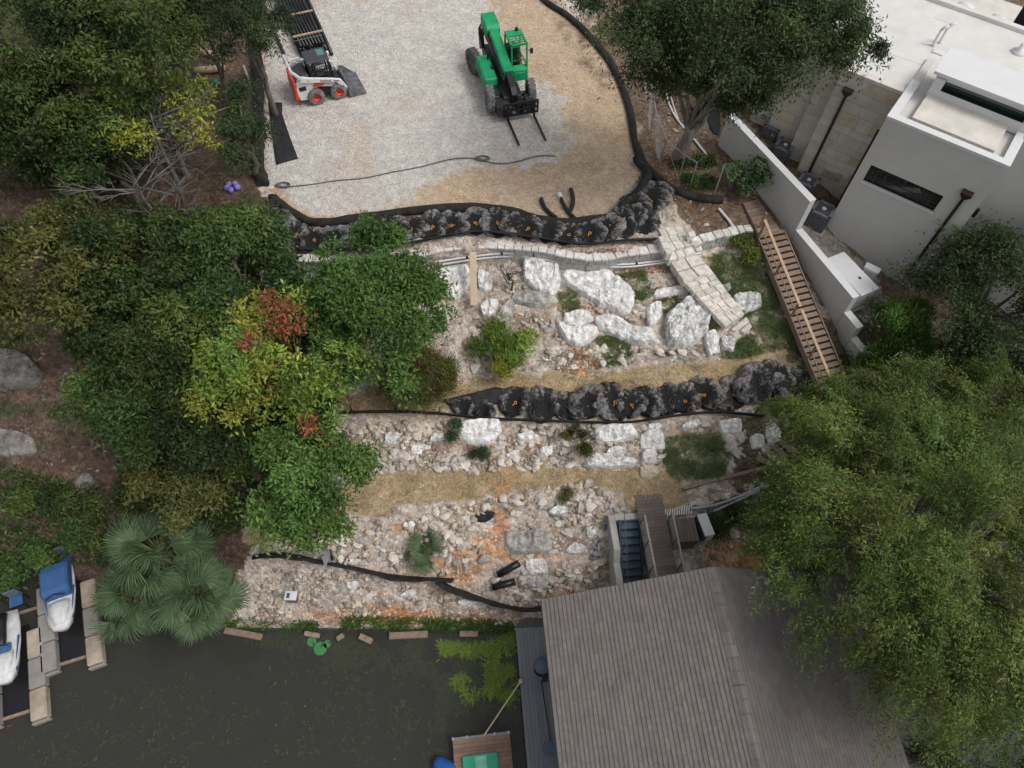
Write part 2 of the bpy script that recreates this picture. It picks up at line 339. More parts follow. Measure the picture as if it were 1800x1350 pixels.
# faces -> structures
nv, nu = UU.shape; ids = np.arange(nv * nu).reshape(nv, nu)
F = np.stack([ids[:-1, :-1], ids[1:, :-1], ids[1:, 1:], ids[:-1, 1:]], -1).reshape(-1, 4)
kind = np.zeros(nv * nu, int); kind[padm.ravel()] = 1
for i, p in enumerate(PATHS): kind[inpoly(wu, wv, p).ravel()] = 2 + i
fk = kind[F[:, 0]]
V3 = np.stack([XX, YY, ZZ], -1).reshape(-1, 3); CC = np.concatenate([col.reshape(-1, 3), alpha.reshape(-1, 1)], 1)
for k, (nm, mt) in enumerate((('hillside', 'hillside'), ('gravel_pad', 'gravel'), ('path', 'straw'), ('path', 'straw'))):
    f = F[fk == k]; used, inv = np.unique(f, return_inverse=True)
    me = npmesh(nm, V3[used], inv.reshape(-1, 4)); a = me.color_attributes.new('Col', 'FLOAT_COLOR', 'POINT'); a.data.foreach_set('color', CC[used].astype(np.float32).ravel())
    struct(link(nm, me, mt, None, True))
# ---------------------------------------------------------------- water
m, n, b, out = newmat('water'); co = coords(n)
b.inputs['Base Color'].default_value = (.060, .0595, .053, 1); b.inputs['Roughness'].default_value = .06; b.inputs['IOR'].default_value = 1.33
b.inputs['Alpha'].default_value = 1
nz = N(n, 'ShaderNodeTexNoise', Scale=1.6, Detail=3.0); n.links.new(co, nz.inputs['Vector'])
bp = N(n, 'ShaderNodeBump', Strength=.25, Distance=.05); n.links.new(nz.outputs['Fac'], bp.inputs['Height']); n.links.new(bp.outputs[0], b.inputs['Normal'])
tr = N(n, 'ShaderNodeBsdfTransparent'); tr.inputs[0].default_value = (.72, .76, .64, 1)
ms = N(n, 'ShaderNodeMixShader'); ms.inputs[0].default_value = .60
n.links.new(tr.outputs[0], ms.inputs[1]); n.links.new(b.outputs[0], ms.inputs[2]); n.links.new(ms.outputs[0], out.inputs['Surface'])
struct(link('water', npmesh('water', [(-90, -60, 0), (90, -60, 0), (90, 16, 0), (-90, 16, 0)], [(0, 1, 2, 3)]), 'water'))
# ================================================================ stone, soil bags, silt fences
mat('limestone', (.69, .65, .59), .9, .42, 4.5, .7, 11, c2=(.76, .74, .70), objrand=.05)
mat('loose_stone', (.55, .505, .45), .9, .22, 4, .5, 14, objrand=.28)
mat('limestone_pitted', (.55, .52, .44), .95, .7, 4.5, 1.0, 8, c2=(.68, .66, .58))
mat('grey_rock', (.33, .315, .29), .95, .5, 2.5, .9, 10, c2=(.42, .40, .37), objrand=.15)
mat('wall_stone', (.43, .42, .395), .95, .35, 6, .8, 25)
mat('shaded_rock', (.17, .16, .145), .95, .5, 2.5, .9, 10, c2=(.24, .225, .205))  # grey rock coloured darker, standing in for shade under the trees
mat('capstone', (.68, .66, .62), .9, .25, 5, .6, 25, objrand=.14)
mat('step_stone', (.66, .62, .555), .9, .28, 4, .6, 22, objrand=.12)
mat('flagstone', (.55, .47, .37), .9, .15, 3, .4, 22)
mat('black_fabric', (.012, .012, .013), .6, .5, 4, .7, 40, c2=(.02, .02, .021))
mat('silt_fabric', (.010, .0095, .009), .85, .5, 3, .5, 40, c2=(.024, .022, .02))
mat('orange_tie', (.75, .30, .03), .5, .1)
mat('black_plastic', (.012, .012, .014), .35, .3, 5)
mat('white_pvc', (.66, .66, .66), .4, .12, 6)
mat('grey_pvc', (.36, .38, .40), .45, .15, 6)
mat('galv', (.42, .44, .46), .4, .15, 8, metal=.6)
mat('timber', (.46, .34, .22), .8, .22, 3, .3, 30, stretch=(1, 1, 1))
mat('timber_pale', (.60, .47, .34), .8, .15, 3, .2, 30)
mat('stair_wood', (.25, .18, .135), .8, .22, 4, .3, 30, objrand=.12)
mat('rail_wood', (.47, .33, .23), .8, .15, 4)
mat('old_wood', (.27, .20, .15), .9, .35, 5, .5, 20, objrand=.1)
# soil bag: black mesh dusted with grey along its crumples
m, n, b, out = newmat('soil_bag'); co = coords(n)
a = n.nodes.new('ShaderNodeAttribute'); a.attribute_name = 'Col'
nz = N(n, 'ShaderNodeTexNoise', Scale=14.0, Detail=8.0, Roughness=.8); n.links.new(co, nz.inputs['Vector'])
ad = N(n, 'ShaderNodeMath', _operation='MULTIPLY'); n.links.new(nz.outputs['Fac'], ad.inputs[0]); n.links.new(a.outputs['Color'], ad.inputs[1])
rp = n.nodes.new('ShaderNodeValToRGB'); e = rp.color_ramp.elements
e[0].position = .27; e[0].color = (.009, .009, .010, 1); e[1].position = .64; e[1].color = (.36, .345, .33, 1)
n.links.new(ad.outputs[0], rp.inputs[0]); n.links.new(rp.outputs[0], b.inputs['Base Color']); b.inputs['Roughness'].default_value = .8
n2 = N(n, 'ShaderNodeTexNoise', Scale=20.0, Detail=6.0); n.links.new(co, n2.inputs['Vector'])
bp = N(n, 'ShaderNodeBump', Strength=1.0, Distance=.08); n.links.new(n2.outputs['Fac'], bp.inputs['Height']); n.links.new(bp.outputs[0], b.inputs['Normal'])

def rock_mesh(name, seed, sub=2, rough=.35, flat=.75, angular=True):
    bm = bmesh.new(); bmesh.ops.create_icosphere(bm, subdivisions=sub, radius=.5)
    rg = np.random.default_rng(seed); pl = []
    for i in range(9):
        d = rg.normal(size=3); d /= np.linalg.norm(d); pl.append((Vector(d), rg.uniform(.26, .46)))
    off = rg.uniform(0, 50, 3)
    for v in bm.verts:
        p = v.co.copy()
        if angular:
            for d, h in pl:
                k = p.dot(d)
                if k > h: p -= d * (k - h) * .9
        nn = float(fbm(np.array([p.x * 3 + off[0] + p.z * 2]), np.array([p.y * 3 + off[1] - p.z]), seed, 3)[0])
        p *= 1 + nn * rough
        p.z *= flat; v.co = p
    me = bpy.data.meshes.new(name); bm.to_mesh(me); bm.free(); return me
ROCKS = [rock_mesh('rock', 100 + i, 2) for i in range(8)]
ROCKS_LO = [rock_mesh('rock', 200 + i, 1) for i in range(10)]
for me in ROCKS: me.materials.append(MATS['loose_stone'])

def boulder(poly, h, label, mt='limestone', name='boulder', seed=0, group=None):
    """outline seen on the slope -> a rock of its own thickness sitting in the ground"""
    n = len(poly); cu = sum(p[0] for p in poly) / n; cv = sum(p[1] for p in poly) / n; c = G(cu, cv); q = []
    for i in range(n):                          # closed outline, rounded a little
        for t in np.arange(0, 1, .125):
            p0, p1, p2, p3 = [poly[(i + k) % n] for k in (-1, 0, 1, 2)]
            f = lambda a: (.5 * (2 * p1[a] + (p2[a] - p0[a]) * t + (2 * p0[a] - 5 * p1[a] + 4 * p2[a] - p3[a]) * t * t + (3 * p1[a] - p0[a] - 3 * p2[a] + p3[a]) * t**3)) * .6 + .4 * (p1[a] * (1 - t) + p2[a] * t)
            q.append((f(0), f(1)))
    qa = np.array(q); zz = Zarr(qa[:, 0], qa[:, 1]); xx, yy = Parr(qa[:, 0], qa[:, 1], zz); rim = np.stack([xx, yy, zz], 1); cc = np.array(c); d = rim - cc; m_ = len(rim)
    rg = np.random.default_rng(seed + 5); ox, oy = rg.uniform(0, 90, 2); rings = 16; V = []; size = np.linalg.norm(d, axis=1).max()
    cuts = [(rg.normal(size=3) * [1, 1, .5] + [0, 0, .9], rg.uniform(.78, .97)) for _ in range(0 if mt == 'limestone_pitted' else 5)]
    for k in range(rings):
        t = k / (rings - 1); rad = [1.0, 1.02, .985, .94][k] if k < 4 else .94 * (1 - (k - 3) / (rings - 4)) + .01
        hh = [-.3, h * .3, h * .66, h * .86][k] if k < 4 else h * (.86 + .14 * math.sin((k - 3) / (rings - 4) * 1.57))
        p = cc + d * rad; x, y = p[:, 0], p[:, 1]
        big = fbm(x * .9 + ox, y * .9 + oy, seed, 3); mid = fbm(x * 2.8 + ox, y * 2.8 + oy + t, seed + 2, 4); rid = np.abs(fbm(x * 1.7 + oy, y * 1.7 + ox, seed + 4, 3)) * 2
        p[:, 2] = cc[2] + d[:, 2] * rad + hh * (1 + .9 * big) + (h * .55 * mid + .16 * fbm(x * 9 + ox, y * 9 + oy + t * 3, seed + 9, 3) - h * .45 * np.clip(.25 - rid, 0, 1) * 2) * (k > 0)
        ang = np.arctan2(d[:, 1], d[:, 0]); jag = fbm(np.cos(ang) * 3 + ox + t * .6, np.sin(ang) * 3 + oy, seed + 7, 4)
        p[:, :2] += d[:, :2] * (jag * .34 * (1 - t))[:, None]
        V.append(p)
    V = np.concatenate(V)
    for dn, hh in cuts:                         # broken flat faces
        dn = dn / np.linalg.norm(dn); s_ = (V - cc) @ dn; lim = s_.max() * hh; over = np.clip(s_ - lim, 0, None); V = V - dn * (over * .8)[:, None]
    fs = []
    for k in range(rings - 1):
        for i in range(m_): fs.append((k * m_ + i, k * m_ + (i + 1) % m_, (k + 1) * m_ + (i + 1) % m_, (k + 1) * m_ + i))
    fs.append(tuple((rings - 1) * m_ + i for i in range(m_)))
    o_c = c - Vector((0, 0, .1)); mb = MB(); mb.add(V - np.array(o_c), fs)
    o = mb.build(name, mt, None, False); o.location = o_c
    return tag(o, label, 'rock', group)
BL = [
 ([(985, 472), (1070, 480), (1095, 505), (1112, 522), (1108, 545), (1090, 552), (1060, 545), (1030, 525), (1000, 510), (984, 495)], .55, 'largest white limestone slab, lying just below the retaining wall', 'limestone'),
 ([(925, 462), (980, 470), (983, 515), (955, 522), (930, 505), (920, 488)], .6, 'white limestone block between the dead shrub and the largest slab', 'limestone'),
 ([(765, 478), (824, 468), (826, 500), (806, 528), (770, 522), (758, 500)], .5, 'white boulder behind the leaning pale timber beam', 'limestone'),
 ([(841, 478), (866, 490), (862, 512), (842, 510)], .35, 'small white boulder beside the leaning timber beam', 'limestone'),
 ([(905, 518), (975, 522), (977, 536), (940, 542), (903, 532)], .35, 'low grey ledge under the white limestone block', 'grey_rock'),
 ([(1170, 562), (1198, 536), (1226, 530), (1247, 560), (1240, 590), (1212, 612), (1182, 614), (1169, 592)], .75, 'round pitted cream boulder beside the lower stone steps', 'limestone_pitted'),
 ([(1046, 560), (1075, 560), (1110, 576), (1157, 588), (1160, 604), (1130, 609), (1090, 600), (1054, 582)], .45, 'long curved white boulder left of the pitted round one', 'limestone'),
 ([(976, 568), (1000, 580), (1046, 578), (1049, 592), (1022, 609), (994, 602)], .5, 'white wedge shaped boulder above the green grass clump', 'limestone'),
 ([(992, 553), (1032, 548), (1042, 565), (1012, 578), (992, 572)], .3, 'grey flat rock resting on the white wedge boulder', 'limestone'),
 ([(899, 526), (903, 558), (882, 592), (860, 607), (857, 592), (874, 556)], .5, 'narrow grey slab leaning above the yellow green shrub', 'grey_rock'),
 ([(845, 535), (876, 528), (870, 552), (850, 560)], .4, 'mottled rock at the foot of the leaning timber beam', 'limestone'),
 ([(1136, 545), (1160, 530), (1163, 556), (1142, 580)], .4, 'cracked white rock uphill of the long curved boulder', 'limestone'),
 ([(1150, 514), (1206, 504), (1211, 515), (1155, 526)], .3, 'long thin white rock beside the diagonal stone steps', 'limestone'),
 ([(1290, 520), (1330, 518), (1337, 540), (1310, 552), (1292, 542)], .4, 'mossy grey boulder in the grass beyond the stone steps', 'limestone_pitted'),
 ([(1238, 592), (1256, 586), (1264, 620), (1245, 628)], .4, 'upright white rock below the pitted round boulder', 'limestone'),
 ([(1268, 592), (1290, 600), (1287, 620), (1268, 616)], .35, 'small cream rock at the edge of the grassy bank', 'limestone_pitted'),
 ([(808, 747), (875, 740), (882, 762), (850, 786), (810, 776)], .45, 'cracked white ledge under the torn end of the lower bags', 'limestone'),
 ([(1045, 752), (1110, 749), (1117, 772), (1050, 782)], .4, 'white ledge on the middle slope right of the olive shrub', 'limestone'),
 ([(1022, 802), (1070, 800), (1115, 808), (1115, 822), (1030, 822)], .3, 'low row of white bedrock above the straw path', 'limestone'),
 ([(1125, 764), (1160, 758), (1168, 790), (1128, 792)], .35, 'beige broken rock left of the lower grass patch', 'limestone'),
 ([(1128, 797), (1152, 794), (1152, 814), (1130, 816)], .4, 'bright white rock at the corner of the lower grass patch', 'limestone'),
 ([(1125, 822), (1150, 818), (1157, 832), (1142, 842), (1126, 838)], .22, 'flat tan stump sized rock on the straw path', 'flagstone'),
 ([(1318, 768), (1340, 764), (1342, 786), (1322, 790)], .35, 'white rock above the short timber steps', 'limestone'),
 ([(1345, 758), (1368, 756), (1370, 778), (1350, 780)], .4, 'white rock half under the cypress edge', 'limestone'),
 ([(1262, 742), (1300, 738), (1302, 760), (1270, 764)], .3, 'broken white ledge right of the lower silt bags', 'limestone'),
 ([(885, 938), (945, 932), (972, 952), (965, 972), (900, 972)], .45, 'grey bedrock lump on the lower orange slope', 'grey_rock'),
 ([(925, 988), (955, 982), (962, 1006), (930, 1012)], .35, 'pale rock next to the two short black pipes', 'limestone'),
 ([(922, 1020), (958, 1016), (962, 1034), (925, 1038)], .3, 'dusty rock below the pale one by the black pipes', 'grey_rock'),
 ([(-20, 628), (38, 620), (78, 655), (62, 682), (-20, 684)], .7, 'big shade darkened grey boulder on the bare brown woodland soil', 'shaded_rock'),
 ([(-10, 755), (50, 765), (66, 795), (20, 806), (-15, 790)], .35, 'flat brown rock in the woodland below the big boulder', 'shaded_rock'),
 ([(135, 850), (158, 828), (166, 850), (142, 872)], .35, 'leaning grey stone at the foot of the woodland slope', 'shaded_rock'),
 ([(450, 482), (530, 474), (562, 500), (505, 514), (452, 505)], .4, 'grey rock ledge between the trees and the retaining wall', 'grey_rock'),
 ([(1265, 505), (1282, 500), (1284, 512), (1266, 516)], .2, 'small grey stone in the grass beside the diagonal steps', 'grey_rock'),
 ([(1030, 928), (1046, 925), (1048, 945), (1034, 948)], .25, 'bluish white rock by the blue hose and concrete wall', 'limestone'),
]
for i, (p, h, l, mt) in enumerate(BL): boulder(p, h * .85, l, mt, seed=i * 7 + 1)
rgl = random.Random(21)
for i, (u, v, w, hh) in enumerate(((640, 782, 34, 9), (690, 772, 40, 10), (735, 790, 36, 9), (770, 770, 30, 9), (700, 805, 44, 8), (925, 770, 34, 12), (900, 800, 26, 8), (960, 795, 28, 9), (985, 765, 24, 10), (1080, 795, 40, 9), (1150, 752, 28, 8), (1215, 748, 34, 9), (640, 950, 30, 9), (720, 925, 26, 8), (980, 900, 34, 10), (1010, 965, 30, 10), (850, 985, 24, 8), (620, 1030, 30, 8), (720, 1045, 34, 8), (820, 1060, 30, 8), (905, 905, 24, 8))):
    n_ = rgl.randint(7, 9); pl = [(u + w * .5 * rgl.uniform(.65, 1.2) * math.cos(a_), v + hh * .9 * rgl.uniform(.6, 1.3) * math.sin(a_) - (math.cos(a_) * w * .06)) for a_ in [k_ * 6.283 / n_ + rgl.uniform(-.25, .25) for k_ in range(n_)]]
    boulder(pl, rgl.uniform(.14, .3), 'low broken pale ledge half buried ' + ('between the soil bags and the lower straw path' if v < 840 else 'in the rubble near the silt fence'), 'limestone' if i % 4 else 'loose_stone', 'rock_ledge', 900 + i, 'rock ledges in the rubble')
# ---------------------------------------------------------------- loose rocks
RUB = [([(600, 745), (800, 740), (1180, 745), (1170, 815), (1000, 820), (640, 835)], 3300, 1.0),
       ([(600, 905), (800, 885), (1020, 858), (1075, 880), (1065, 1020), (940, 1055), (800, 1010), (590, 985), (520, 960)], 3600, 1.0),
       ([(450, 1000), (600, 995), (790, 1030), (920, 1065), (905, 1095), (600, 1078), (450, 1085)], 2800, .8),
       ([(780, 570), (900, 545), (980, 560), (1050, 610), (1160, 615), (1290, 620), (1180, 640), (900, 655), (800, 650)], 1700, 1.0),
       ([(850, 450), (1200, 470), (1290, 590), (1160, 600), (1000, 560), (850, 560)], 1000, .9),
       ([(1170, 742), (1390, 735), (1380, 800), (1290, 800), (1270, 770)], 450, 1.1),
       ([(1205, 870), (1350, 840), (1330, 960), (1240, 1000)], 350, 1.0),
       ([(0, 560), (200, 590), (230, 700), (150, 900), (0, 960)], 700, .7),
       ([(1125, 150), (1280, 280), (1330, 400), (1190, 420), (1130, 310)], 220, .6),
       ([(470, 385), (540, 405), (940, 400), (1080, 390), (1120, 430), (480, 440)], 200, .6)]
cand = []
for poly, cnt, k in RUB:
    us = [p[0] for p in poly]; vs_ = [p[1] for p in poly]; got = 0
    while got < cnt:
        uu = RNG.uniform(min(us), max(us), cnt * 2); vv = RNG.uniform(min(vs_), max(vs_), cnt * 2)
        ok = inpoly(uu, vv, poly) & (fbm(uu / 30., vv / 22., 61, 3) > RNG.uniform(-.08, .16, uu.shape))
        for u, v in zip(uu[ok], vv[ok]):
            s = k * (.04 + .42 * RNG.random() ** 6.5); cand.append((u, v, s)); got += 1
            if got >= cnt: break
# lines of placed stones
for u0, v0, u1, v1, cnt in ((960, 862, 1030, 852, 12), (1034, 852, 1078, 880, 9), (1076, 880, 1086, 905, 5), (1210, 900, 1290, 865, 14), (970, 1020, 1062, 1010, 16), (895, 1055, 925, 1030, 7), (1000, 1010, 1060, 995, 9), (885, 1095, 935, 1040, 8)):
    for i in range(cnt):
        t = i / (cnt - 1); cand.append((u0 + (u1 - u0) * t + RNG.normal() * 2, v0 + (v1 - v0) * t + RNG.normal() * 2, RNG.uniform(.24, .44)))
for u, v, s in ((862, 657, .42), (1035, 1015, .4), (885, 690, .2), (1285, 935, .5), (1345, 880, .4), (1230, 885, .5), (1208, 795, .3), (1265, 830, .35), (950, 800, .4), (915, 785, .5), (935, 780, .45), (1000, 745, .4), (1230, 560, .25), (1130, 555, .35), (830, 580, .5), (1090, 628, .4), (1060, 635, .45), (1030, 640, .4), (1225, 605, .3), (960, 745, .4)):
    cand.append((u, v, s))
cand.sort(key=lambda t: -t[2])
_zz = Zarr(np.array([c[0] for c in cand]), np.array([c[1] for c in cand]))
for i, (u, v, s) in enumerate(cand[:300]):
    p = P(u, v, float(_zz[i])); o = bpy.data.objects.new('rock', ROCKS[i % 8]); C.objects.link(o)
    o.location = p + Vector((0, 0, s * .05)); o.rotation_euler = (RNG.normal() * .25, RNG.normal() * .25, RNG.uniform(0, 6.28))
    o.scale = (s * RNG.uniform(.9, 1.7), s * RNG.uniform(.6, 1.0), s * RNG.uniform(.4, .8))
    lab = ('small grey stone on the woodland soil' if u < 300 else 'loose pale rock on the brown mulch by the oak' if u > 1120 and v < 440 else 'loose white rock among the boulders of the upper terrace' if v < 670 else 'loose white rock on the slope between the soil bags and lower straw path' if v < 840 and u < 1180 else
           'loose white rock around the timber steps and grey conduits' if u > 1180 else 'loose white rock on the slope between the straw path and lower silt fence' if v < 1000 else 'loose white rock on the bank near the water')
    tag(o, lab, 'rock', 'loose stones on the woodland soil' if u < 300 else 'loose rocks on the slopes')
tv = [np.array([v.co[:] for v in me.vertices]) for me in ROCKS_LO]; tf = [np.array([p.vertices[:] for p in me.polygons]) for me in ROCKS_LO]
Vs, Fs, Cs = [], [], []; base = 0
for i in range(300, len(cand)):
    u, v, s = cand[i]; k = i % 10; a = RNG.uniform(0, 6.28); t = tv[k] * np.array([s * RNG.uniform(.9, 2.1), s * RNG.uniform(.5, 1.1), s * RNG.uniform(.3, .8)]); t = t + np.outer(t[:, 0], [0, 0, RNG.normal() * .25])
    ca, sa = math.cos(a), math.sin(a); p = P(u, v, float(_zz[i]))
    Vs.append(np.stack([t[:, 0] * ca - t[:, 1] * sa + p.x, t[:, 0] * sa + t[:, 1] * ca + p.y, t[:, 2] + p.z + s * .02], 1)); Fs.append(tf[k] + base); base += len(t)
    br = RNG.uniform(.42, 1.14) * (.55 if u < 240 else 1); wm_ = RNG.uniform(0, .16); Cs.append(np.tile([br, br * (1 - wm_ * .7), br * (1 - wm_ * 1.8)], (len(t), 1)))  # far left rubble tinted darker, woodland shade put into its colour
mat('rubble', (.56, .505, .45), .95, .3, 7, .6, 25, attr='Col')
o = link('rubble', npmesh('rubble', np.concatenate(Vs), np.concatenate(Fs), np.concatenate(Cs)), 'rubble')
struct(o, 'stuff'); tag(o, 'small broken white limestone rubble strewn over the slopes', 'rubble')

# ---------------------------------------------------------------- retaining wall with single cap stones
def dense(pts, step):
    out = []
    for (a, b), (c, d) in zip(pts[:-1], pts[1:]):
        L = math.hypot(c - a, d - b); k = max(1, int(L / step))
        out += [(a + (c - a) * i / k, b + (d - b) * i / k) for i in range(k)]
    return out + [pts[-1]]
def smooth_px(pts, it=3):
    for _ in range(it):
        q = [pts[0]]
        for a, b in zip(pts[:-1], pts[1:]): q += [(a[0] * .75 + b[0] * .25, a[1] * .75 + b[1] * .25), (a[0] * .25 + b[0] * .75, a[1] * .25 + b[1] * .75)]
        pts = q + [pts[-1]]
    return pts
def stone_wall(label, top_px, ztop, height, thick, cap_len, cap_t=.12, seed=1, courses=3):
    """top_px: outer cap edge (valley side) in the picture"""
    line = [P(u, v, ztop) for u, v in dense(smooth_px(top_px), 6)]
    L = [0]
    for a, b in zip(line[:-1], line[1:]): L.append(L[-1] + (b - a).length)
    def at(s):
        i = int(np.clip(np.searchsorted(L, s) - 1, 0, len(line) - 2)); t = (s - L[i]) / max(1e-6, L[i + 1] - L[i]); return line[i].lerp(line[i + 1], min(1, max(0, t)))
    root = thing('retaining_wall', label, 'wall', at(0) - Vector((0, 0, height + .25)))
    rg = random.Random(seed)
    core = MB()
    ns = int(L[-1] / .5)
    for i in range(ns):
        a, b = at(L[-1] * i / ns), at(L[-1] * (i + 1) / ns); t = (b - a).normalized(); nn = Vector((-t.y, t.x, 0))
        if nn.y < 0: nn = -nn
        o_ = nn * .06; q = nn * thick
        core.add([a + o_ - Vector((0, 0, height + .5)), b + o_ - Vector((0, 0, height + .5)), b + q - Vector((0, 0, height + .5)), a + q - Vector((0, 0, height + .5)), a + o_ - Vector((0, 0, cap_t)), b + o_ - Vector((0, 0, cap_t)), b + q - Vector((0, 0, cap_t)), a + q - Vector((0, 0, cap_t))],
                 [(0, 1, 5, 4), (2, 3, 7, 6), (4, 5, 6, 7), (0, 3, 7, 4), (1, 2, 6, 5)])
    core.build('core', 'wall_stone', root, world=True)
    s = 0
    while s < L[-1] - .1:                                     # caps
        l = cap_len * rg.uniform(.7, 1.35); e = min(L[-1], s + l); a, b = at(s + .012), at(e - .012); t = (b - a).normalized(); nn = Vector((-t.y, t.x, 0)); nn = nn if nn.y > 0 else -nn
        w = thick * rg.uniform(.9, 1.08); mb = MB(); up = Vector((0, 0, rg.uniform(-.02, .03))); o_ = -nn * rg.uniform(0, .05)
        mb.slab([a + o_ + up, b + o_ + up, b + nn * w + up, a + nn * w + up], cap_t - .004); mb.build('capstone', 'capstone', root, bevel=.018, world=True); s = e
    ch = (height) / courses
    for c in range(courses):                                  # face stones
        s = rg.uniform(0, .2)
        while s < L[-1] - .1:
            l = rg.uniform(.25, .6); e = min(L[-1], s + l); a, b = at(s + .012), at(e - .012); t = (b - a).normalized(); nn = Vector((-t.y, t.x, 0)); nn = nn if nn.y > 0 else -nn
            z1 = Vector((0, 0, cap_t + c * ch + .012)); z2 = ch - .024; o_ = nn * rg.uniform(.0, .045); mb = MB()
            mb.slab([a + o_ - z1, b + o_ - z1, b + nn * .12 - z1, a + nn * .12 - z1], z2); mb.build('wall_stone', 'wall_stone', root, bevel=.015, world=True); s = e
    return root
stone_wall('long curved stone retaining wall with pale cap stones below the black bags', [(520, 458), (640, 462), (730, 452), (780, 440), (830, 433), (880, 435), (960, 442), (1015, 455), (1060, 458), (1110, 447), (1165, 440)], 8.33, .95, .42, .42, seed=4)
stone_wall('short stone retaining wall between the stone steps and the wooden stair', [(1222, 428), (1262, 417), (1300, 408), (1328, 404)], 8.25, .6, .42, .38, seed=9, courses=2)
# ---------------------------------------------------------------- stone steps, every step of single blocks
st = thing('stone_stairway', 'cream stone stairway descending beside the grassy bank', 'stairs', G(1190, 450))
rg = random.Random(3)
def step(parent, a, b, depth_dir, depth, rise, nblk, mt='step_stone'):
    s_ = MB(); g = bpy.data.objects.new('step', None)
    d = b - a; k0 = 0
    cuts = [0] + sorted((i + rg.uniform(-.2, .2)) / nblk for i in range(1, nblk)) + [1]
    for i in range(nblk):
        p, q = a + d * (cuts[i] + .012), a + d * (cuts[i + 1] - .012); up = Vector((0, 0, rg.uniform(-.012, .012))); w = depth_dir * (depth * rg.uniform(.92, 1.04))
        mb = MB(); mb.slab([p + up, q + up, q + w + up, p + w + up], rise + .12); mb.build('step_stone', mt, parent, bevel=.02, world=True)
# upper flight
za = 8.34
for i, ((u0, v0), (u1, v1)) in enumerate((((1164, 416), (1204, 407)), ((1168, 428), (1211, 418)), ((1173, 441), (1217, 430)), ((1178, 456), (1224, 444)))):
    za = max(za, Z((u0 + u1) / 2, (v0 + v1) / 2) + .14); a, b = P(u0, v0, za), P(u1, v1, za); d = (b - a); dd = Vector((d.y, -d.x, 0)).normalized(); dd = dd if dd.y > 0 else -dd
    step(st, a, b, dd, .5, .18, 3); za -= .19
za -= .02                       # landing and diagonal flight
LND = [(1179, 459), (1226, 446), (1246, 470), (1258, 486), (1206, 497), (1192, 478)]
mb = MB()
quads = [((1179, 461), (1203, 454), (1214, 470), (1190, 478)), ((1204, 454), (1227, 447), (1240, 462), (1215, 469)), ((1191, 479), (1215, 471), (1228, 486), (1202, 495)), ((1216, 470), (1241, 463), (1254, 478), (1229, 485))]
for q in quads:
    pp = [P(u, v, za) for u, v in q]; c = sum(pp, Vector()) / 4; MB().slab([c + (p - c) * .97 + Vector((0, 0, rg.uniform(-.012, .012))) for p in pp], .4).build('landing_stone', 'step_stone', st, bevel=.02, world=True)
A0, B0, A1, B1 = (1203, 498), (1256, 481), (1275, 574), (1310, 550)
ns = 10; za -= .1
for i in range(ns):
    t = i / (ns - 1); u0, v0 = A0[0] + (A1[0] - A0[0]) * t, A0[1] + (A1[1] - A0[1]) * t; u1, v1 = B0[0] + (B1[0] - B0[0]) * t, B0[1] + (B1[1] - B0[1]) * t
    zt = max(za - i * .1, Z((u0 + u1) / 2, (v0 + v1) / 2) + .06)
    a, b = P(u0, v0, zt), P(u1, v1, zt); d = b - a; dd = Vector((d.y, -d.x, 0)).normalized(); dd = dd if (dd.y > 0) else -dd
    step(st, a, b, dd, .42, .14, 3)
for q in (((1285, 578), (1312, 556), (1318, 566), (1293, 582)), ((1302, 580), (1318, 566), (1322, 574), (1308, 586))):
    MB().slab([P(u, v, Z(u, v) + .1) for u, v in q], .3).build('step_stone', 'step_stone', st, bevel=.02, world=True)
for a0, b0 in (((1160, 420), (1180, 462)), ((1212, 412), (1228, 446))):        # cheek walls
    for k in range(4):
        t0, t1 = k / 4 + .01, (k + 1) / 4 - .01; zc = max(8.36 - .19 * k, Z(a0[0] + (b0[0] - a0[0]) * (t0 + t1) / 2, a0[1] + (b0[1] - a0[1]) * (t0 + t1) / 2) + .22)
        p, q = P(a0[0] + (b0[0] - a0[0]) * t0, a0[1] + (b0[1] - a0[1]) * t0, zc), P(a0[0] + (b0[0] - a0[0]) * t1, a0[1] + (b0[1] - a0[1]) * t1, zc)
        MB().bar(p, q, .3, .45).build('cheek_stone', 'capstone', st, bevel=.03, world=True)
mb = MB(); mb.slab([P(u, v, 8.42) for u, v in ((1154, 385), (1160, 362), (1180, 358), (1198, 385), (1200, 400), (1165, 412))], .3)
tag(mb.build('flagstone', 'flagstone', None, bevel=.03), 'large tan flagstone at the head of the stone steps', 'stone slab')

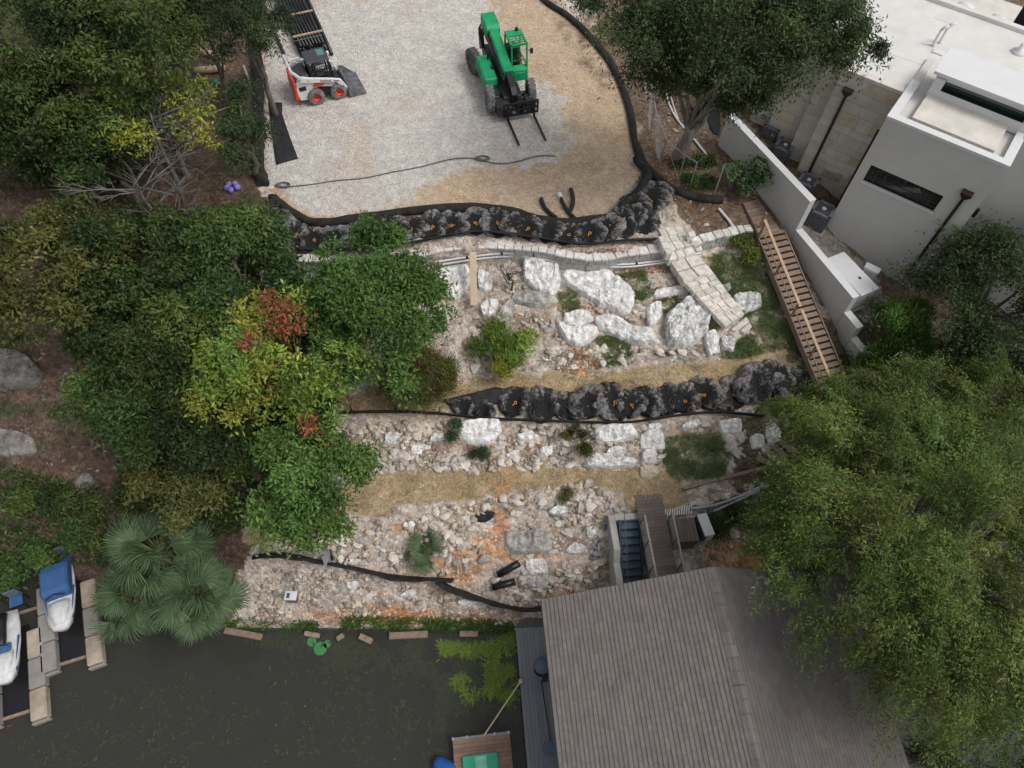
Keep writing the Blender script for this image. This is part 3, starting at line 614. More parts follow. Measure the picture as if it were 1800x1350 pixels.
# ---------------------------------------------------------------- black soil bags
def bag_mesh(seed):
    nr, na = 22, 60; rg = np.random.default_rng(seed); ph = rg.uniform(0, 6.28, 4); V = []; cc = []
    a = np.arange(na) * 2 * math.pi / na; x, y = np.cos(a), np.sin(a); w3 = 1 + .10 * np.cos(2 * a + ph[0]) + .07 * np.cos(3 * a + ph[1])
    for i in range(nr):
        t = i / (nr - 1); ang = t * math.pi * .60; r = math.sin(ang); z = math.cos(ang)
        fold = np.abs(fbm(x * 2.6 + seed * 7.3, y * 2.6 + t * 1.1, seed, 3)) * 2            # radial gathers towards the tie
        fine = np.abs(fbm(x * r * 9 + seed * 3, y * r * 9 + z * 3, seed + 3, 3)) * 2
        big = fbm(x * r * 2 + seed * 5, y * r * 2 + z, seed + 8, 3)
        rr = r * w3 * (1 + .16 * (fold - .25) * min(1, t * 2) + .09 * (fine - .2) + big * .2)
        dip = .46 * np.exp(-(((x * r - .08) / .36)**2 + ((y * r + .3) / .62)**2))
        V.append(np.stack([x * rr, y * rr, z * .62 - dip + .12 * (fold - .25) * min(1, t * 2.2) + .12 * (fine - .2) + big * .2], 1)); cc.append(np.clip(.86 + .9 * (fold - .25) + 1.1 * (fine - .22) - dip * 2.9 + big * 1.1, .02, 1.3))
    V = np.concatenate(V); F = []
    for i in range(nr - 1):
        for k in range(na): F.append((i * na + k, (i + 1) * na + k, (i + 1) * na + (k + 1) % na, i * na + (k + 1) % na))
    me = npmesh('soil_bag', V, F, np.repeat(np.concatenate(cc)[:, None], 3, 1)); me.materials.append(MATS['soil_bag']); return me
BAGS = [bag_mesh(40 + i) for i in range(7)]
def tie_mesh():
    mb = MB(); pts = [(.07 * math.cos(a), .05 * math.sin(a), .01 + .02 * math.sin(2 * a)) for a in np.linspace(0, 5.4, 12)] + [(.1, -.06, .01), (.15, -.09, .0)]
    mb.tube(pts, .016, 5); me = bpy.data.meshes.new('tie'); me.from_pydata(mb.v, [], mb.f); me.materials.append(MATS['orange_tie']); return me
TIE = tie_mesh()
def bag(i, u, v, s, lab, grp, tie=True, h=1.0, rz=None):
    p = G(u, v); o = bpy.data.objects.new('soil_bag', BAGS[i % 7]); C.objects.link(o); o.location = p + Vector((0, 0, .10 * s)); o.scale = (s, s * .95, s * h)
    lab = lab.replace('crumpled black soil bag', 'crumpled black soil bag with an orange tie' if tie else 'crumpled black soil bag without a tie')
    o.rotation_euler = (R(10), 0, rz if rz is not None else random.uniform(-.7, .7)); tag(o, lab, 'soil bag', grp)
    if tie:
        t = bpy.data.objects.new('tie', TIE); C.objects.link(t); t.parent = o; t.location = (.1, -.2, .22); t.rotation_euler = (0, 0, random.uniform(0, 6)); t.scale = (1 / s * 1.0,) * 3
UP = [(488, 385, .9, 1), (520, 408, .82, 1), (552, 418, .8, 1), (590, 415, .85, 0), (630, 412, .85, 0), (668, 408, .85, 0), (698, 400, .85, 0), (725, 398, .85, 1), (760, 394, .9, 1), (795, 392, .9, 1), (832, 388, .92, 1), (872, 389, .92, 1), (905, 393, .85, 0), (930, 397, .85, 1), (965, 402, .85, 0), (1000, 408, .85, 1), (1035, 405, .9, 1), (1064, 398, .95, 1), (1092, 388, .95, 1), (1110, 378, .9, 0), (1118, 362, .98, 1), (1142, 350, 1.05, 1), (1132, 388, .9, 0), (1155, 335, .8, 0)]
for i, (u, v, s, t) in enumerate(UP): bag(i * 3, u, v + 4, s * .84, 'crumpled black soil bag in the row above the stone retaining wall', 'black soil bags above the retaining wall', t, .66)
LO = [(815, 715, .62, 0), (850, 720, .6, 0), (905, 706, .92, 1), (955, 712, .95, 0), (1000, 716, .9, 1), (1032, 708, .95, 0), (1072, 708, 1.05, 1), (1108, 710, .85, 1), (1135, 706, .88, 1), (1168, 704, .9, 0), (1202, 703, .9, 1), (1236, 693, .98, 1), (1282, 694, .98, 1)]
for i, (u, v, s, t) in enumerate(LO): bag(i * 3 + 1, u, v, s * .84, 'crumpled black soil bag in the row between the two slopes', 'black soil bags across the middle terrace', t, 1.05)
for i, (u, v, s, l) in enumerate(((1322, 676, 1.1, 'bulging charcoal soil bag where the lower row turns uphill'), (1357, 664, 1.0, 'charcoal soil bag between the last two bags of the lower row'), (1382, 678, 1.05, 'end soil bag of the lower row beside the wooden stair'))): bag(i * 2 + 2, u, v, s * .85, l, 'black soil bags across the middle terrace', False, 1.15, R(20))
# ---------------------------------------------------------------- silt fence tubes and skirts
def sock(label, px, r, name='silt_sock', mt='silt_fabric', flat=.85, z=None, wob=.05, cat='silt sock', n=10, lift=.5):
    q = dense(smooth_px(px), 7); pts = []; rs = []
    for i, (u, v) in enumerate(q):
        k = float(fbm(np.array([i * .21 + len(label)]), np.array([r * 9]), 3, 3)[0])
        p = G(u, v) if z is None else P(u, v, z); pts.append(p + Vector((k * wob * 2, k * wob, r * lift))); rs.append(r * (1 + k * .5))
    base = pts[0].copy(); mb = MB(); mb.tube([p - base for p in pts], rs, n, True, flat); o = mb.build(name, mt, None, True); o.location = base; return tag(o, label, cat)
def skirt(label, px, h, lean, name='silt_fence', mt='silt_fabric', posts=2.0, width=0.0):
    """upright fabric fence: base line on the ground, fabric leaning by lean metres towards the valley"""
    q = dense(smooth_px(px), 6); P0 = [G(u, v) for u, v in q]; root = thing(name, label, 'silt fence', P0[0])
    th = .03; vs = []; fs = []; seg = len(P0)
    for i, p in enumerate(P0):
        a = P0[max(0, i - 1)]; b = P0[min(seg - 1, i + 1)]; t = (b - a); nn = Vector((-t.y, t.x, 0)).normalized(); nn = nn if nn.y > 0 else -nn
        k = float(fbm(np.array([i * .2 + h * 7]), np.array([.3]), 9, 3)[0]); hh = h * (1 + k * .5); l = lean * (1 + k)
        for (o_, z_) in ((-th, -.2), (-th - l * .5 + k * .1, hh * .6), (-l, hh), (-l + 2 * th, hh), (th - l * .5 + k * .1, hh * .6), (th, -.2)): vs.append(p + nn * o_ + Vector((0, 0, z_)))
    for i in range(seg - 1):
        for k in range(6): fs.append((i * 6 + k, i * 6 + (k + 1) % 6, i * 6 + 6 + (k + 1) % 6, i * 6 + 6 + k))
    mb = MB(); mb.add(vs, fs); mb.add(vs[:6], [tuple(range(6))]); mb.add(vs[-6:], [tuple(range(6))]); mb.build('fabric', mt, root, True, world=True)
    d = 0
    for i in range(1, seg):
        d += (P0[i] - P0[i - 1]).length
        if posts and d > posts: d = 0; p = P0[i]; MB().bar(p + Vector((0, .05, -.2)), p + Vector((0, .02, h + .12)), .035).build('post', 'black_plastic', root, world=True)
    return root
TOPS = [(480, 352), (500, 368), (545, 396), (580, 397), (640, 386), (720, 376), (780, 371), (850, 369), (905, 376), (940, 388), (975, 396), (1010, 396), (1050, 390), (1075, 386), (1095, 365), (1118, 345), (1138, 318), (1136, 302), (1122, 292), (1118, 284)]
sock('black silt sock edging the bottom of the gravel pad', TOPS, .2, lift=.9)
sock('black silt sock curving down the right side of the gravel pad and past the tree', [(935, -30), (955, 5), (1000, 30), (1040, 70), (1080, 120), (1105, 185), (1114, 240), (1122, 280), (1150, 315), (1195, 342), (1235, 352), (1268, 354)], .19)
sock('black silt sock running along the wooded left side of the pad', [(430, -30), (440, 40), (452, 110), (458, 180), (452, 250), (456, 300), (464, 328)], .28)
sock('short black silt sock end at the lower left corner of the pad', [(481, 350), (478, 368), (462, 380)], .22)
skirt('wide black fabric skirt standing along the top of the stone retaining wall', [(520, 434), (600, 436), (690, 430), (745, 420), (800, 409), (850, 404), (920, 410), (985, 424), (1040, 428), (1090, 420), (1152, 418)], .34, .42, 'fabric_skirt', 'black_fabric', 0)
skirt('black silt fence along the foot of the lower soil bags', [(540, 728), (600, 724), (690, 722), (780, 726), (860, 736), (960, 738), (1040, 742), (1110, 742), (1200, 727), (1260, 722), (1340, 730)], .36, .22, posts=1.8)
skirt('black silt fence across the lower bank from the palm', [(448, 972), (480, 968), (520, 970), (560, 982), (620, 992), (680, 1006), (740, 1012), (798, 1014)], .42, .40)
skirt('black silt fence dropping from the lower bank to the boathouse', [(776, 1014), (790, 1026), (820, 1036), (870, 1056), (930, 1068), (960, 1060), (1010, 1046), (1060, 1040)], .42, .42)
# torn end of the lower row, fabric mats
def drape(label, px, mt, name='fabric_mat', h=.05, cat='fabric', wr=.08, sm=1):
    poly = smooth_px(px + [px[0]], 1)[:-1] if sm else dense(px + [px[0]], 8)[:-1]; cu = sum(p[0] for p in poly) / len(poly); cv = sum(p[1] for p in poly) / len(poly); vs = []; fs = []; n_ = len(poly); rings = 6
    for k in range(rings):
        t = k / (rings - 1)
        for u, v in poly:
            uu, vv = cu + (u - cu) * (1 - t * .98), cv + (v - cv) * (1 - t * .98); p = G(uu, vv); w = float(fbm(np.array([uu / 9.]), np.array([vv / 7.]), 17, 3)[0]); p.z += h + abs(w) * wr * 2 * (1 if k else .3); vs.append(p)
    vs = vs + [Vector(vs[i]) - Vector((0, 0, h + .06)) for i in range(n_)]
    for k in range(rings - 1):
        for i in range(n_): fs.append((k * n_ + i, k * n_ + (i + 1) % n_, (k + 1) * n_ + (i + 1) % n_, (k + 1) * n_ + i))
    fs.append(tuple((rings - 1) * n_ + i for i in range(n_)))
    for i in range(n_): fs.append((i, rings * n_ + i, rings * n_ + (i + 1) % n_, (i + 1) % n_))
    b0 = vs[0].copy(); mb = MB(); mb.add([p - b0 for p in vs], fs); o = mb.build(name, mt, None, True); o.location = b0; return tag(o, label, cat)
drape('strip of black geotextile lying on the gravel beside the wooded edge', [(472, 181), (496, 182), (496, 200), (508, 236), (524, 279), (486, 290), (478, 236)], 'black_fabric', wr=.06, sm=0)
drape('loose black fabric flap at the torn end of the lower soil bags', [(780, 706), (830, 695), (885, 680), (888, 708), (850, 716), (800, 722)], 'black_fabric', h=.18)
drape('crumpled black fabric scrap on the orange lower slope', [(836, 906), (850, 900), (872, 900), (866, 912), (850, 920), (835, 916)], 'black_fabric', h=.06, wr=.15)
# ================================================================ modern house, garden wall, wooden stair
mat('stucco', (.58, .565, .54), .9, .05, 1.2, .15, 60)
mat('stucco_wall', (.57, .56, .54), .9, .07, .8, .15, 60)
mat('roof_white', (.655, .64, .61), .8, .10, .9, .1, 20)
mat('roof_cream', (.64, .60, .545), .85, .14, 1.5, .1, 20)
mat('paint_white', (.68, .68, .68), .5, .04, 2)
mat('ashlar', (.60, .555, .49), .9, .12, 2, .25, 25, objrand=.10)
mat('ashlar_tan', (.57, .49, .37), .9, .15, 3, .3, 25, objrand=.1)
mat('mortar', (.50, .465, .415), .95, .1, 3)
mat('bronze', (.045, .028, .022), .45, .2, 5, metal=.3)
mat('dark_metal', (.02, .02, .022), .4, .2, 5, metal=.3)
mat('ac_grey', (.19, .20, .225), .5, .15, 6)
mat('ac_dark', (.07, .075, .088), .6, .2, 6)
mat('gen_white', (.64, .65, .65), .45, .05, 4)
mat('concrete', (.42, .41, .38), .9, .15, 2, .3, 30)
mat('concrete_tan', (.42, .34, .28), .9, .15, 2, .3, 30)
m, n, b, out = newmat('glass_dark'); b.inputs['Base Color'].default_value = (.012, .016, .015, 1); b.inputs['Roughness'].default_value = .04; b.inputs['Specular IOR Level'].default_value = .6
m, n, b, out = newmat('glass_green'); b.inputs['Base Color'].default_value = (.03, .055, .045, 1); b.inputs['Roughness'].default_value = .05; b.inputs['Specular IOR Level'].default_value = .6
HA = P(1558, 208, 13.7); HZ0 = 7.0; HR = R(-34.2)
house = thing('modern_house', 'modern white stucco house with flat roof and pale stone wing', 'house', (HA.x, HA.y, HZ0), HR)
HM = Matrix.Rotation(-HR, 3, 'Z')
def hl(u, v, z):
    p = P(u, v, z); q = HM @ Vector((p.x - HA.x, p.y - HA.y, 0)); return Vector((q.x, q.y, z - HZ0))
def hf(u, v, y=0.0):                     # pixel on a facade plane (local y)
    nrm = Matrix.Rotation(HR, 3, 'Z') @ Vector((0, 1, 0)); p0 = Vector((HA.x, HA.y, 0)) + nrm * y
    p = on_plane(u, v, p0, nrm); q = HM @ Vector((p.x - HA.x, p.y - HA.y, 0)); return Vector((q.x, q.y, p.z - HZ0))
TOP = 6.7; LA = hl(1772, 296, 13.7).x; YS = hl(1591, 164, 13.7).y
def hbox(name, x0, x1, y0, y1, z0, z1, mt, parent=house, bevel=.0):
    return MB().box(((x0 + x1) / 2, (y0 + y1) / 2, (z0 + z1) / 2), (x1 - x0, y1 - y0, z1 - z0)).build(name, mt, parent, bevel=bevel)
# window position
wv_ = [hf(u, v) for u, v in ((1532, 288), (1658, 347), (1640, 372), (1515, 320))]
wx0 = (wv_[0].x + wv_[3].x) / 2; wx1 = (wv_[1].x + wv_[2].x) / 2; wz1 = (wv_[0].z + wv_[1].z) / 2; wz0 = (wv_[2].z + wv_[3].z) / 2
# front wall with a real opening
mb = MB(); ZB = -1.6
for x0, x1, z0, z1 in ((0, LA, ZB, wz0), (0, LA, wz1, TOP), (0, wx0, wz0, wz1), (wx1, LA, wz0, wz1)):
    mb.box(((x0 + x1) / 2, .15, (z0 + z1) / 2), (x1 - x0, .3, z1 - z0))
mb.box((.15, (YS + 3) / 2 + .15, (TOP + ZB) / 2), (.3, YS + 3 - .3, TOP - ZB)); mb.box((LA - .15, 2.65, (TOP + ZB) / 2), (.3, 4.7, TOP - ZB))
mb.build('wall', 'stucco', house)
hbox('floor_slab', .3, LA - .3, .3, 5.0, wz0 - .6, wz0 - .4, 'concrete')
hbox('inner_wall', .3, LA - .3, 1.6, 1.75, wz0 - .4, TOP - .6, 'ac_dark')
win = hbox('window', wx0 + .03, wx1 - .03, .16, .19, wz0 + .03, wz1 - .03, 'glass_dark')
fr = MB()
for a, b_ in (((wx0, wz0), (wx1, wz0)), ((wx0, wz1), (wx1, wz1)), ((wx0, wz0), (wx0, wz1)), ((wx1, wz0), (wx1, wz1))):
    fr.bar((a[0], .14, a[1]), (b_[0], .14, b_[1]), .06, .06)
fr.build('frame', 'dark_metal', win)
hbox('sill', wx0 - .03, wx1 + .03, -.035, .12, wz0 - .07, wz0 - .005, 'paint_white', win)
for i in range(1, 8):
    x = wx0 + (wx1 - wx0) * i / 8; MB().bar((x, .145, wz0 + .04), (x, .145, wz1 - .04), .018, .018).build('mullion', 'ac_dark', win)
MB().bar((wx0 + .04, .145, wz0 + .33), (wx1 - .04, .145, wz0 + .33), .018, .018).build('mullion', 'ac_dark', win)
# parapet of the white block, recessed roof, cream terrace and clerestory
pt = .32
hbox('parapet', -.02, LA + .02, -.02, pt, TOP, TOP + .12, 'paint_white'); hbox('parapet', -.02, pt, pt, YS + .9, TOP, TOP + .12, 'paint_white'); hbox('parapet', LA - pt, LA + .02, pt, 5.0, TOP, TOP + .12, 'paint_white')
hbox('roof_deck', .3, LA - .3, .3, 5.0, TOP - .6, TOP - .1, 'stucco')
tc = [hl(u, v, 13.75) for u, v in ((1625, 183), (1755, 235), (1742, 262), (1608, 210))]
tx0, tx1 = .8, LA - .7
hbox('terrace_floor', tx0, tx1, .45, 2.3, TOP - .098, TOP + .16, 'roof_cream')
yc = 2.15; cx0 = .75; cx1 = LA + .15; CT = TOP + 1.05
cl = MB(); cl.box(((cx0 + cx1) / 2, yc + .9, TOP + .2), (cx1 - cx0, 1.6, .5)); cl.box(((cx0 + cx1) / 2, yc + .95, CT - .12), (cx1 - cx0, 1.5, .24)); cl.box((cx0 + .2, yc + .9, TOP + .65), (.4, 1.55, .42)); cl.box((cx1 - .25, yc + .9, TOP + .65), (.5, 1.55, .42))
cl = cl.build('clerestory', 'paint_white', house)
hbox('clerestory_window', cx0 + .4, cx1 - .5, yc + .35, yc + .39, TOP + .45, TOP + .86, 'glass_green', cl); hbox('clerestory_roof', cx0 - .15, cx1 + .15, yc - .05, yc + 1.95, CT, CT + .12, 'paint_white', cl)
hbox('sill', cx0 + .4, cx1 - .5, yc + .1, yc + .34, TOP + .44, TOP + .47, 'dark_metal', cl)
# main roof and stone wing
x_s1 = hl(1482, 123, 13.6).x; YB = hl(1700, 25, 13.6).y
RT = TOP - .12
hbox('roof', x_s1 - 2.6, .0, YS + 1.35, YB, RT - .4, RT, 'roof_white')
hbox('roof', x_s1 + .02, -.03, YS + .32, YS + 1.35, RT - .4, RT + .0, 'roof_white')
hbox('roof', .0, LA + 6, YS + 2.4, YB, RT - .4, RT + .01, 'roof_white'); hbox('roof', 0.32, cx0, YS + 1.2, YS + 2.4, RT - .4, RT, 'roof_white'); hbox('roof', cx1, LA + 6, 2.0, YS + 2.4, RT - .4, RT, 'roof_white')
hbox('roof_edge', x_s1 - 2.8, LA + 6, YB, YB + .3, RT - .5, RT + .18, 'roof_white'); hbox('gutter', x_s1 - 2.8, LA + 6, YB + .3, YB + 1.1, RT - .6, RT - .25, 'stucco')
hbox('roof_edge', x_s1 - .0, -.03, YS - .03, YS + .3, TOP - .12, TOP + .03, 'roof_cream')
rg = random.Random(12)
def ashlar(x0, x1, y, z0, z1, face=True):
    MB().box(((x0 + x1) / 2, y + .2, (z0 + z1) / 2), (x1 - x0, .36, z1 - z0)).build('stone_backing', 'mortar', house)
    z = z0
    while z < z1 - .05:
        h = min(rg.choice((.38, .5, .62)), z1 - z); x = x0
        while x < x1 - .03:
            w = min(rg.uniform(.6, 1.5), x1 - x)
            if x1 - x - w < .22: w = x1 - x
            MB().box((x + w / 2, y - .0 - rg.uniform(0, .012), z + h / 2), (w - .012, .05, h - .012)).build('stone', 'ashlar_tan' if rg.random() < .14 else 'ashlar', house); x += w
        z += h
ashlar(x_s1, -.01, YS, .0, TOP - .13); w2 = .85
ashlar(x_s1 - w2, x_s1 - .01, YS + .75, .0, TOP - .13); ashlar(x_s1 - w2 - 1.5, x_s1 - w2 - .01, YS + 1.35, .0, TOP - .13); ashlar(x_s1 - w2 - 2.6, x_s1 - w2 - 1.51, YS + 2.0, .0, TOP - .13)
hbox('stone_return', x_s1 - .0, x_s1 + .3, YS + .38, YS + 1.35, 0, TOP - .13, 'ashlar'); hbox('roof', x_s1 - w2, x_s1 - .0, YS + .75, YS + 1.35, RT - .4, RT - .01, 'roof_white')
hbox('roof_edge', x_s1 - w2 - .02, x_s1 - .02, YS + .72, YS + .95, TOP - .12, TOP + .02, 'roof_cream')
hbox('wall', x_s1 - 2.8, LA + 6, YB - .3, YB - .01, -1, RT - .45, 'stucco'); hbox('wall', x_s1 - w2 - 2.6, x_s1 - w2 - 2.3, YS + 2.4, YB - .3, -1, RT - .45, 'stucco')
# wing to the right and lower court behind
hbox('wall', LA + .02, LA + 7, 1.9, 2.2, ZB - 1, TOP + .1, 'stucco'); hbox('parapet', LA + .02, LA + 7, 1.88, 2.2, TOP + .1, TOP + .22, 'paint_white')
hbox('court_floor', x_s1, LA + 7, YB + 1.1, YB + 9, 3.2, 3.5, 'roof_cream'); hbox('wall', LA + 1, LA + 8, YB + 3.4, YB + 3.7, 3.5, TOP + 1.4, 'stucco')
gd = hbox('glass_wall', LA - 2.5, LA + .9, YB + 3.5, YB + 3.56, 3.6, TOP + 1.2, 'glass_dark'); hbox('frame', LA - 2.5, LA + .9, YB + 3.46, YB + 3.5, TOP + .9, TOP + 1.2, 'dark_metal', gd)
for u, v in ((1698, 10), (1757, 32)):
    p = hl(u, v, 12.0); mb = MB(); mb.lathe([(.03, 0), (.06, .05), (.06, .55), (.45, .6), (.42, .78), (.2, .9), (.02, .92)], (p.x, p.y, 4.2), (0, 0, 1), 16); mb.build('exhaust_cap', 'paint_white', house, True)
# roof vents
for u, v in ((1640, 80), (1652, 75)):
    p = hl(u, v, 13.6); mb = MB(); mb.lathe([(.11, 0), (.07, .06), (.06, .75)], (p.x, p.y, RT), (0, 0, 1), 10); mb.tube([(p.x, p.y, RT + .7), (p.x + .04, p.y, RT + .85), (p.x + .2, p.y + .1, RT + .9)], .06, 8); mb.build('vent_pipe', 'paint_white', house, True)
p = hl(1648, 92, 13.6); hbox('vent_base', p.x - .2, p.x + .25, p.y - .15, p.y + .15, RT, RT + .06, 'paint_white'); p = hl(1790, 92, 13.6); MB().lathe([(.3, 0), (.28, .1), (.12, .16), (.1, .4)], (p.x, p.y, RT), (0, 0, 1), 14).build('vent_base', 'paint_white', house, True)
for a, b_ in (((1560, 92), (1660, 128)), ((1575, 105), (1555, 140)), ((1640, 30), (1800, 85)), ((1780, 110), (1765, 140))):
    p, q = hl(*a, 13.58), hl(*b_, 13.58); p.z = q.z = RT + .004; MB().bar(p, q, .06, .008).build('roof_seam', 'roof_cream', house)
# downspouts with conductor heads
def downspout(u0, v0, u1, v1, y):
    a, b_ = hf(u0, v0, y - .09), hf(u1, v1, y - .09); x = a.x; mb = MB(); mb.box((x, y - .085, (a.z + b_.z) / 2), (.11, .1, a.z - b_.z)); d = mb.build('downspout', 'bronze', house)
    mb = MB(); mb.box((x, y - .13, a.z + .13), (.2, .2, .16), None, 1.75); mb.box((x, y - .13, a.z + .27), (.42, .36, .12)); mb.build('conductor_head', 'bronze', d)
downspout(1487, 168, 1414, 320, YS); downspout(1694, 348, 1600, 490, 0)
MB().box((-.07, .5, 2.8), (.1, .1, 6.0)).build('downspout', 'bronze', house)
hbox('light_box', LA + .02, LA + .2, .5, .62, 3.9, 4.3, 'dark_metal')
for u, v in ((1452, 303), (1462, 307), (1474, 311)):
    q = hf(u, v, YS); hbox('meter_box', q.x - .12, q.x + .12, YS - .14, YS - .03, q.z - .2, q.z + .2, 'concrete_tan')
# ---------------------------------------------------------------- equipment by the house
def ac_unit(u, v, zb, label, rz=HR, s=1.0, pad=True):
    p = P(u, v, zb); t = thing('ac_condenser', label, 'air conditioner', p, rz, 'condensers behind the garden wall'); w = .82 * s; h = .85 * s
    MB().box((0, 0, .06), (w + .12, w + .12, .12)).build('pad', 'concrete', t, bevel=.02)
    bd = MB(); bd.box((0, 0, .12 + h / 2), (w * .94, w * .94, h)); bd = bd.build('body', 'ac_dark', t, bevel=.03)
    for k in range(4):
        a = k * math.pi / 2; ca, sa = math.cos(a), math.sin(a)
        for j in range(7):
            off = (j - 3) * w * .12; MB().box((ca * w * .475 - sa * off, sa * w * .475 + ca * off, .12 + h / 2), (.02 if k % 2 == 0 else .03, .03 if k % 2 == 0 else .02, h * .92)).build('louvre', 'ac_grey', bd)
    mb = MB()
    for a in range(4):
        ca, sa = math.cos(a * math.pi / 2), math.sin(a * math.pi / 2); mb.box((ca * w * .44, sa * w * .44, .14 + h), (.12 if a % 2 == 0 else w, w if a % 2 == 0 else .12, .06))
    mb.build('top_rim', 'ac_grey', t); MB().lathe([(w * .38, 0), (w * .38, .02)], (0, 0, .12 + h), (0, 0, 1), 20).build('fan_opening', 'ac_dark', t)
    g = MB()
    for r in (.12, .2, .28, .36): g.tube([(w * r * math.cos(x), w * r * math.sin(x), .17 + h) for x in np.linspace(0, 6.283, 18)], .008, 4)
    g.build('fan_grille', 'ac_grey', t); MB().lathe([(.1, 0), (.1, .05), (.04, .07)], (0, 0, .145 + h), (0, 0, 1), 12).build('motor_cap', 'gen_white', t)
    return t
ac_unit(1350, 248, 8.0, 'grey condenser hard against the tree end of the garden wall'); ac_unit(1368, 284, 7.9, 'grey condenser second from the tree behind the garden wall'); ac_unit(1408, 345, 7.85, 'grey condenser hidden low behind the garden wall below the brown downspout'); ac_unit(1432, 398, 7.65, 'grey condenser on a pale pad at the step in the garden wall', s=1.12)
mb = MB(); mb.slab([P(u, v, 7.4) for u, v in ((1415, 405), (1448, 402), (1455, 425), (1440, 440), (1418, 430))], .25); tag(mb.build('paving_slab', 'concrete_tan'), 'small tan concrete landing below the largest condenser', 'paving')
for u, v, lab in ((1330, 215, 'dark pool pump with yellow cables behind the garden wall'),):
    p = P(u, v, 8.1); t = thing('pump_unit', lab, 'pump', p, HR); MB().box((0, 0, .3), (.5, .4, .6)).build('housing', 'ac_dark', t, bevel=.04); MB().tube([(-.2, -.3, .02), (-.25, -.4, .3), (-.1, -.3, .7), (.1, -.22, .5)], .025, 6).build('cable', mat('yellow', (.6, .5, .05), .5, .1), t); MB().lathe([(.14, 0), (.14, .3), (.05, .35)], (0, 0, .6), (0, 0, 1), 12).build('motor', 'ac_grey', t)
# white generator cabinet
gp = P(1478, 512, 6.9); gt = thing('generator_cabinet', 'white standby generator cabinet behind the stepped garden wall', 'generator', gp, R(-62))
gb = MB(); gb.box((0, 0, .62), (2.25, .95, 1.1)); gb = gb.build('cabinet', 'gen_white', gt, bevel=.03); MB().box((0, 0, 1.2), (2.32, 1.02, .07)).build('lid', 'gen_white', gt, bevel=.02); MB().box((0, 0, .04), (2.4, 1.1, .08)).build('pad', 'concrete', gt)
for k in range(5): MB().box((-.85 + k * .09, -.48, .75), (.05, .02, .35)).build('louvre', 'ac_grey', gb)
for k in range(4): MB().box((.6 + k * .09, -.48, .7), (.05, .02, .3)).build('louvre', 'ac_grey', gb)
MB().box((.1, -.485, .68), (.3, .015, .16)).build('badge', 'dark_metal', gb); MB().box((.35, .1, 1.245), (.12, .1, .02)).build('latch', 'dark_metal', gt)
p = P(1518, 495, 6.9); t = thing('utility_box', 'small white utility box on the house wall beside the generator', 'utility box', p, HR); MB().box((0, 0, .6), (.6, .3, .5)).build('box', 'gen_white', t, bevel=.02); MB().box((0, .05, .87), (.66, .36, .05)).build('lid', 'gen_white', t); MB().box((0, 0, .17), (.1, .1, .34)).build('post', 'galv', t)
# ---------------------------------------------------------------- stepped garden wall
def wall_panel(root, a, b, z0, z1, w=.3):
    d = (b - a).normalized(); nn = Vector((-d.y, d.x, 0)); nn = nn if nn.x > 0 else -nn
    mb = MB(); A_, B_ = Vector((a.x, a.y, z1)), Vector((b.x, b.y, z1)); mb.slab([A_, B_, B_ + nn * w, A_ + nn * w], z1 - z0); mb.build('wall_panel', 'stucco_wall', root, world=True)
    u_ = Vector((0, 0, .03)); o_ = nn * .02; mb = MB(); mb.slab([A_ - o_ + u_, B_ - o_ + u_, B_ + nn * (w + .02) + u_, A_ + nn * (w + .02) + u_], .028); mb.build('coping', 'paint_white', root, world=True)
g0, g1 = P(1279, 202, 10.1), P(1424, 355, 10.1); g2 = P(1500, 525, 8.4)
gw = thing('garden_wall', 'tall pale stucco garden wall stepping down beside the wooden stair', 'wall', (g0.x, g0.y, 8.0))
wall_panel(gw, g0, g1, 6.9, 10.1)
d_ = (g1 - g0).normalized(); g1b = Vector((g1.x, g1.y, 0)) + d_ * .02
wall_panel(gw, g1b, Vector((g2.x, g2.y, 0)), 5.2, 8.4); d2 = (Vector((g2.x, g2.y, 0)) - g1b).normalized()
L0 = Vector((g2.x, g2.y, 0)) + d2 * .02
def along(v, z):                         # where the wall line reaches picture row v at height z
    lo_, hi_ = 0.0, 12.0
    for _ in range(40):
        m_ = (lo_ + hi_) / 2; q_ = L0 + d2 * m_
        if proj(q_.x, q_.y, z)[1] < v: lo_ = m_
        else: hi_ = m_
    return L0 + d2 * lo_
w3 = along(578, 7.45); wall_panel(gw, L0, w3, 4.6, 7.45); wall_panel(gw, w3 + d2 * .02, along(648, 6.75), 3.8, 6.75)
# ---------------------------------------------------------------- wooden stair along the wall
ws = thing('wooden_stair', 'long brown wooden stair running down beside the garden wall', 'stairs', P(1330, 380, 8.2))
sa, sb = P(1355, 412, 8.15), P(1468, 690, 6.0); NT = 27; ax = Vector((sb.x - sa.x, sb.y - sa.y, 0)).normalized(); sd = Vector((-ax.y, ax.x, 0)); sd = sd if sd.x < 0 else -sd
wdt = .66
for i in range(NT):
    t = i / (NT - 1); c = sa.lerp(sb, t); rr = Matrix((ax, sd, Vector((0, 0, 1)))).transposed()
    MB().box(c + Vector((0, 0, .06)), (.215, wdt * 2 - .1, .045), rr).build('tread', 'stair_wood', ws, world=True)
    MB().box(c + ax * .115 - Vector((0, 0, .05)), (.02, wdt * 2 - .12, .15), rr).build('riser', 'bronze', ws, world=True)
for s in (-1, 1): MB().bar(sa - ax * .1 + sd * s * wdt - Vector((0, 0, .06)), sb + ax * .15 + sd * s * wdt - Vector((0, 0, .06)), .05, .34).build('stringer', 'stair_wood', ws, world=True)
lp = [P(u, v, 8.3) for u, v in ((1306, 356), (1332, 350), (1372, 404), (1336, 416))]
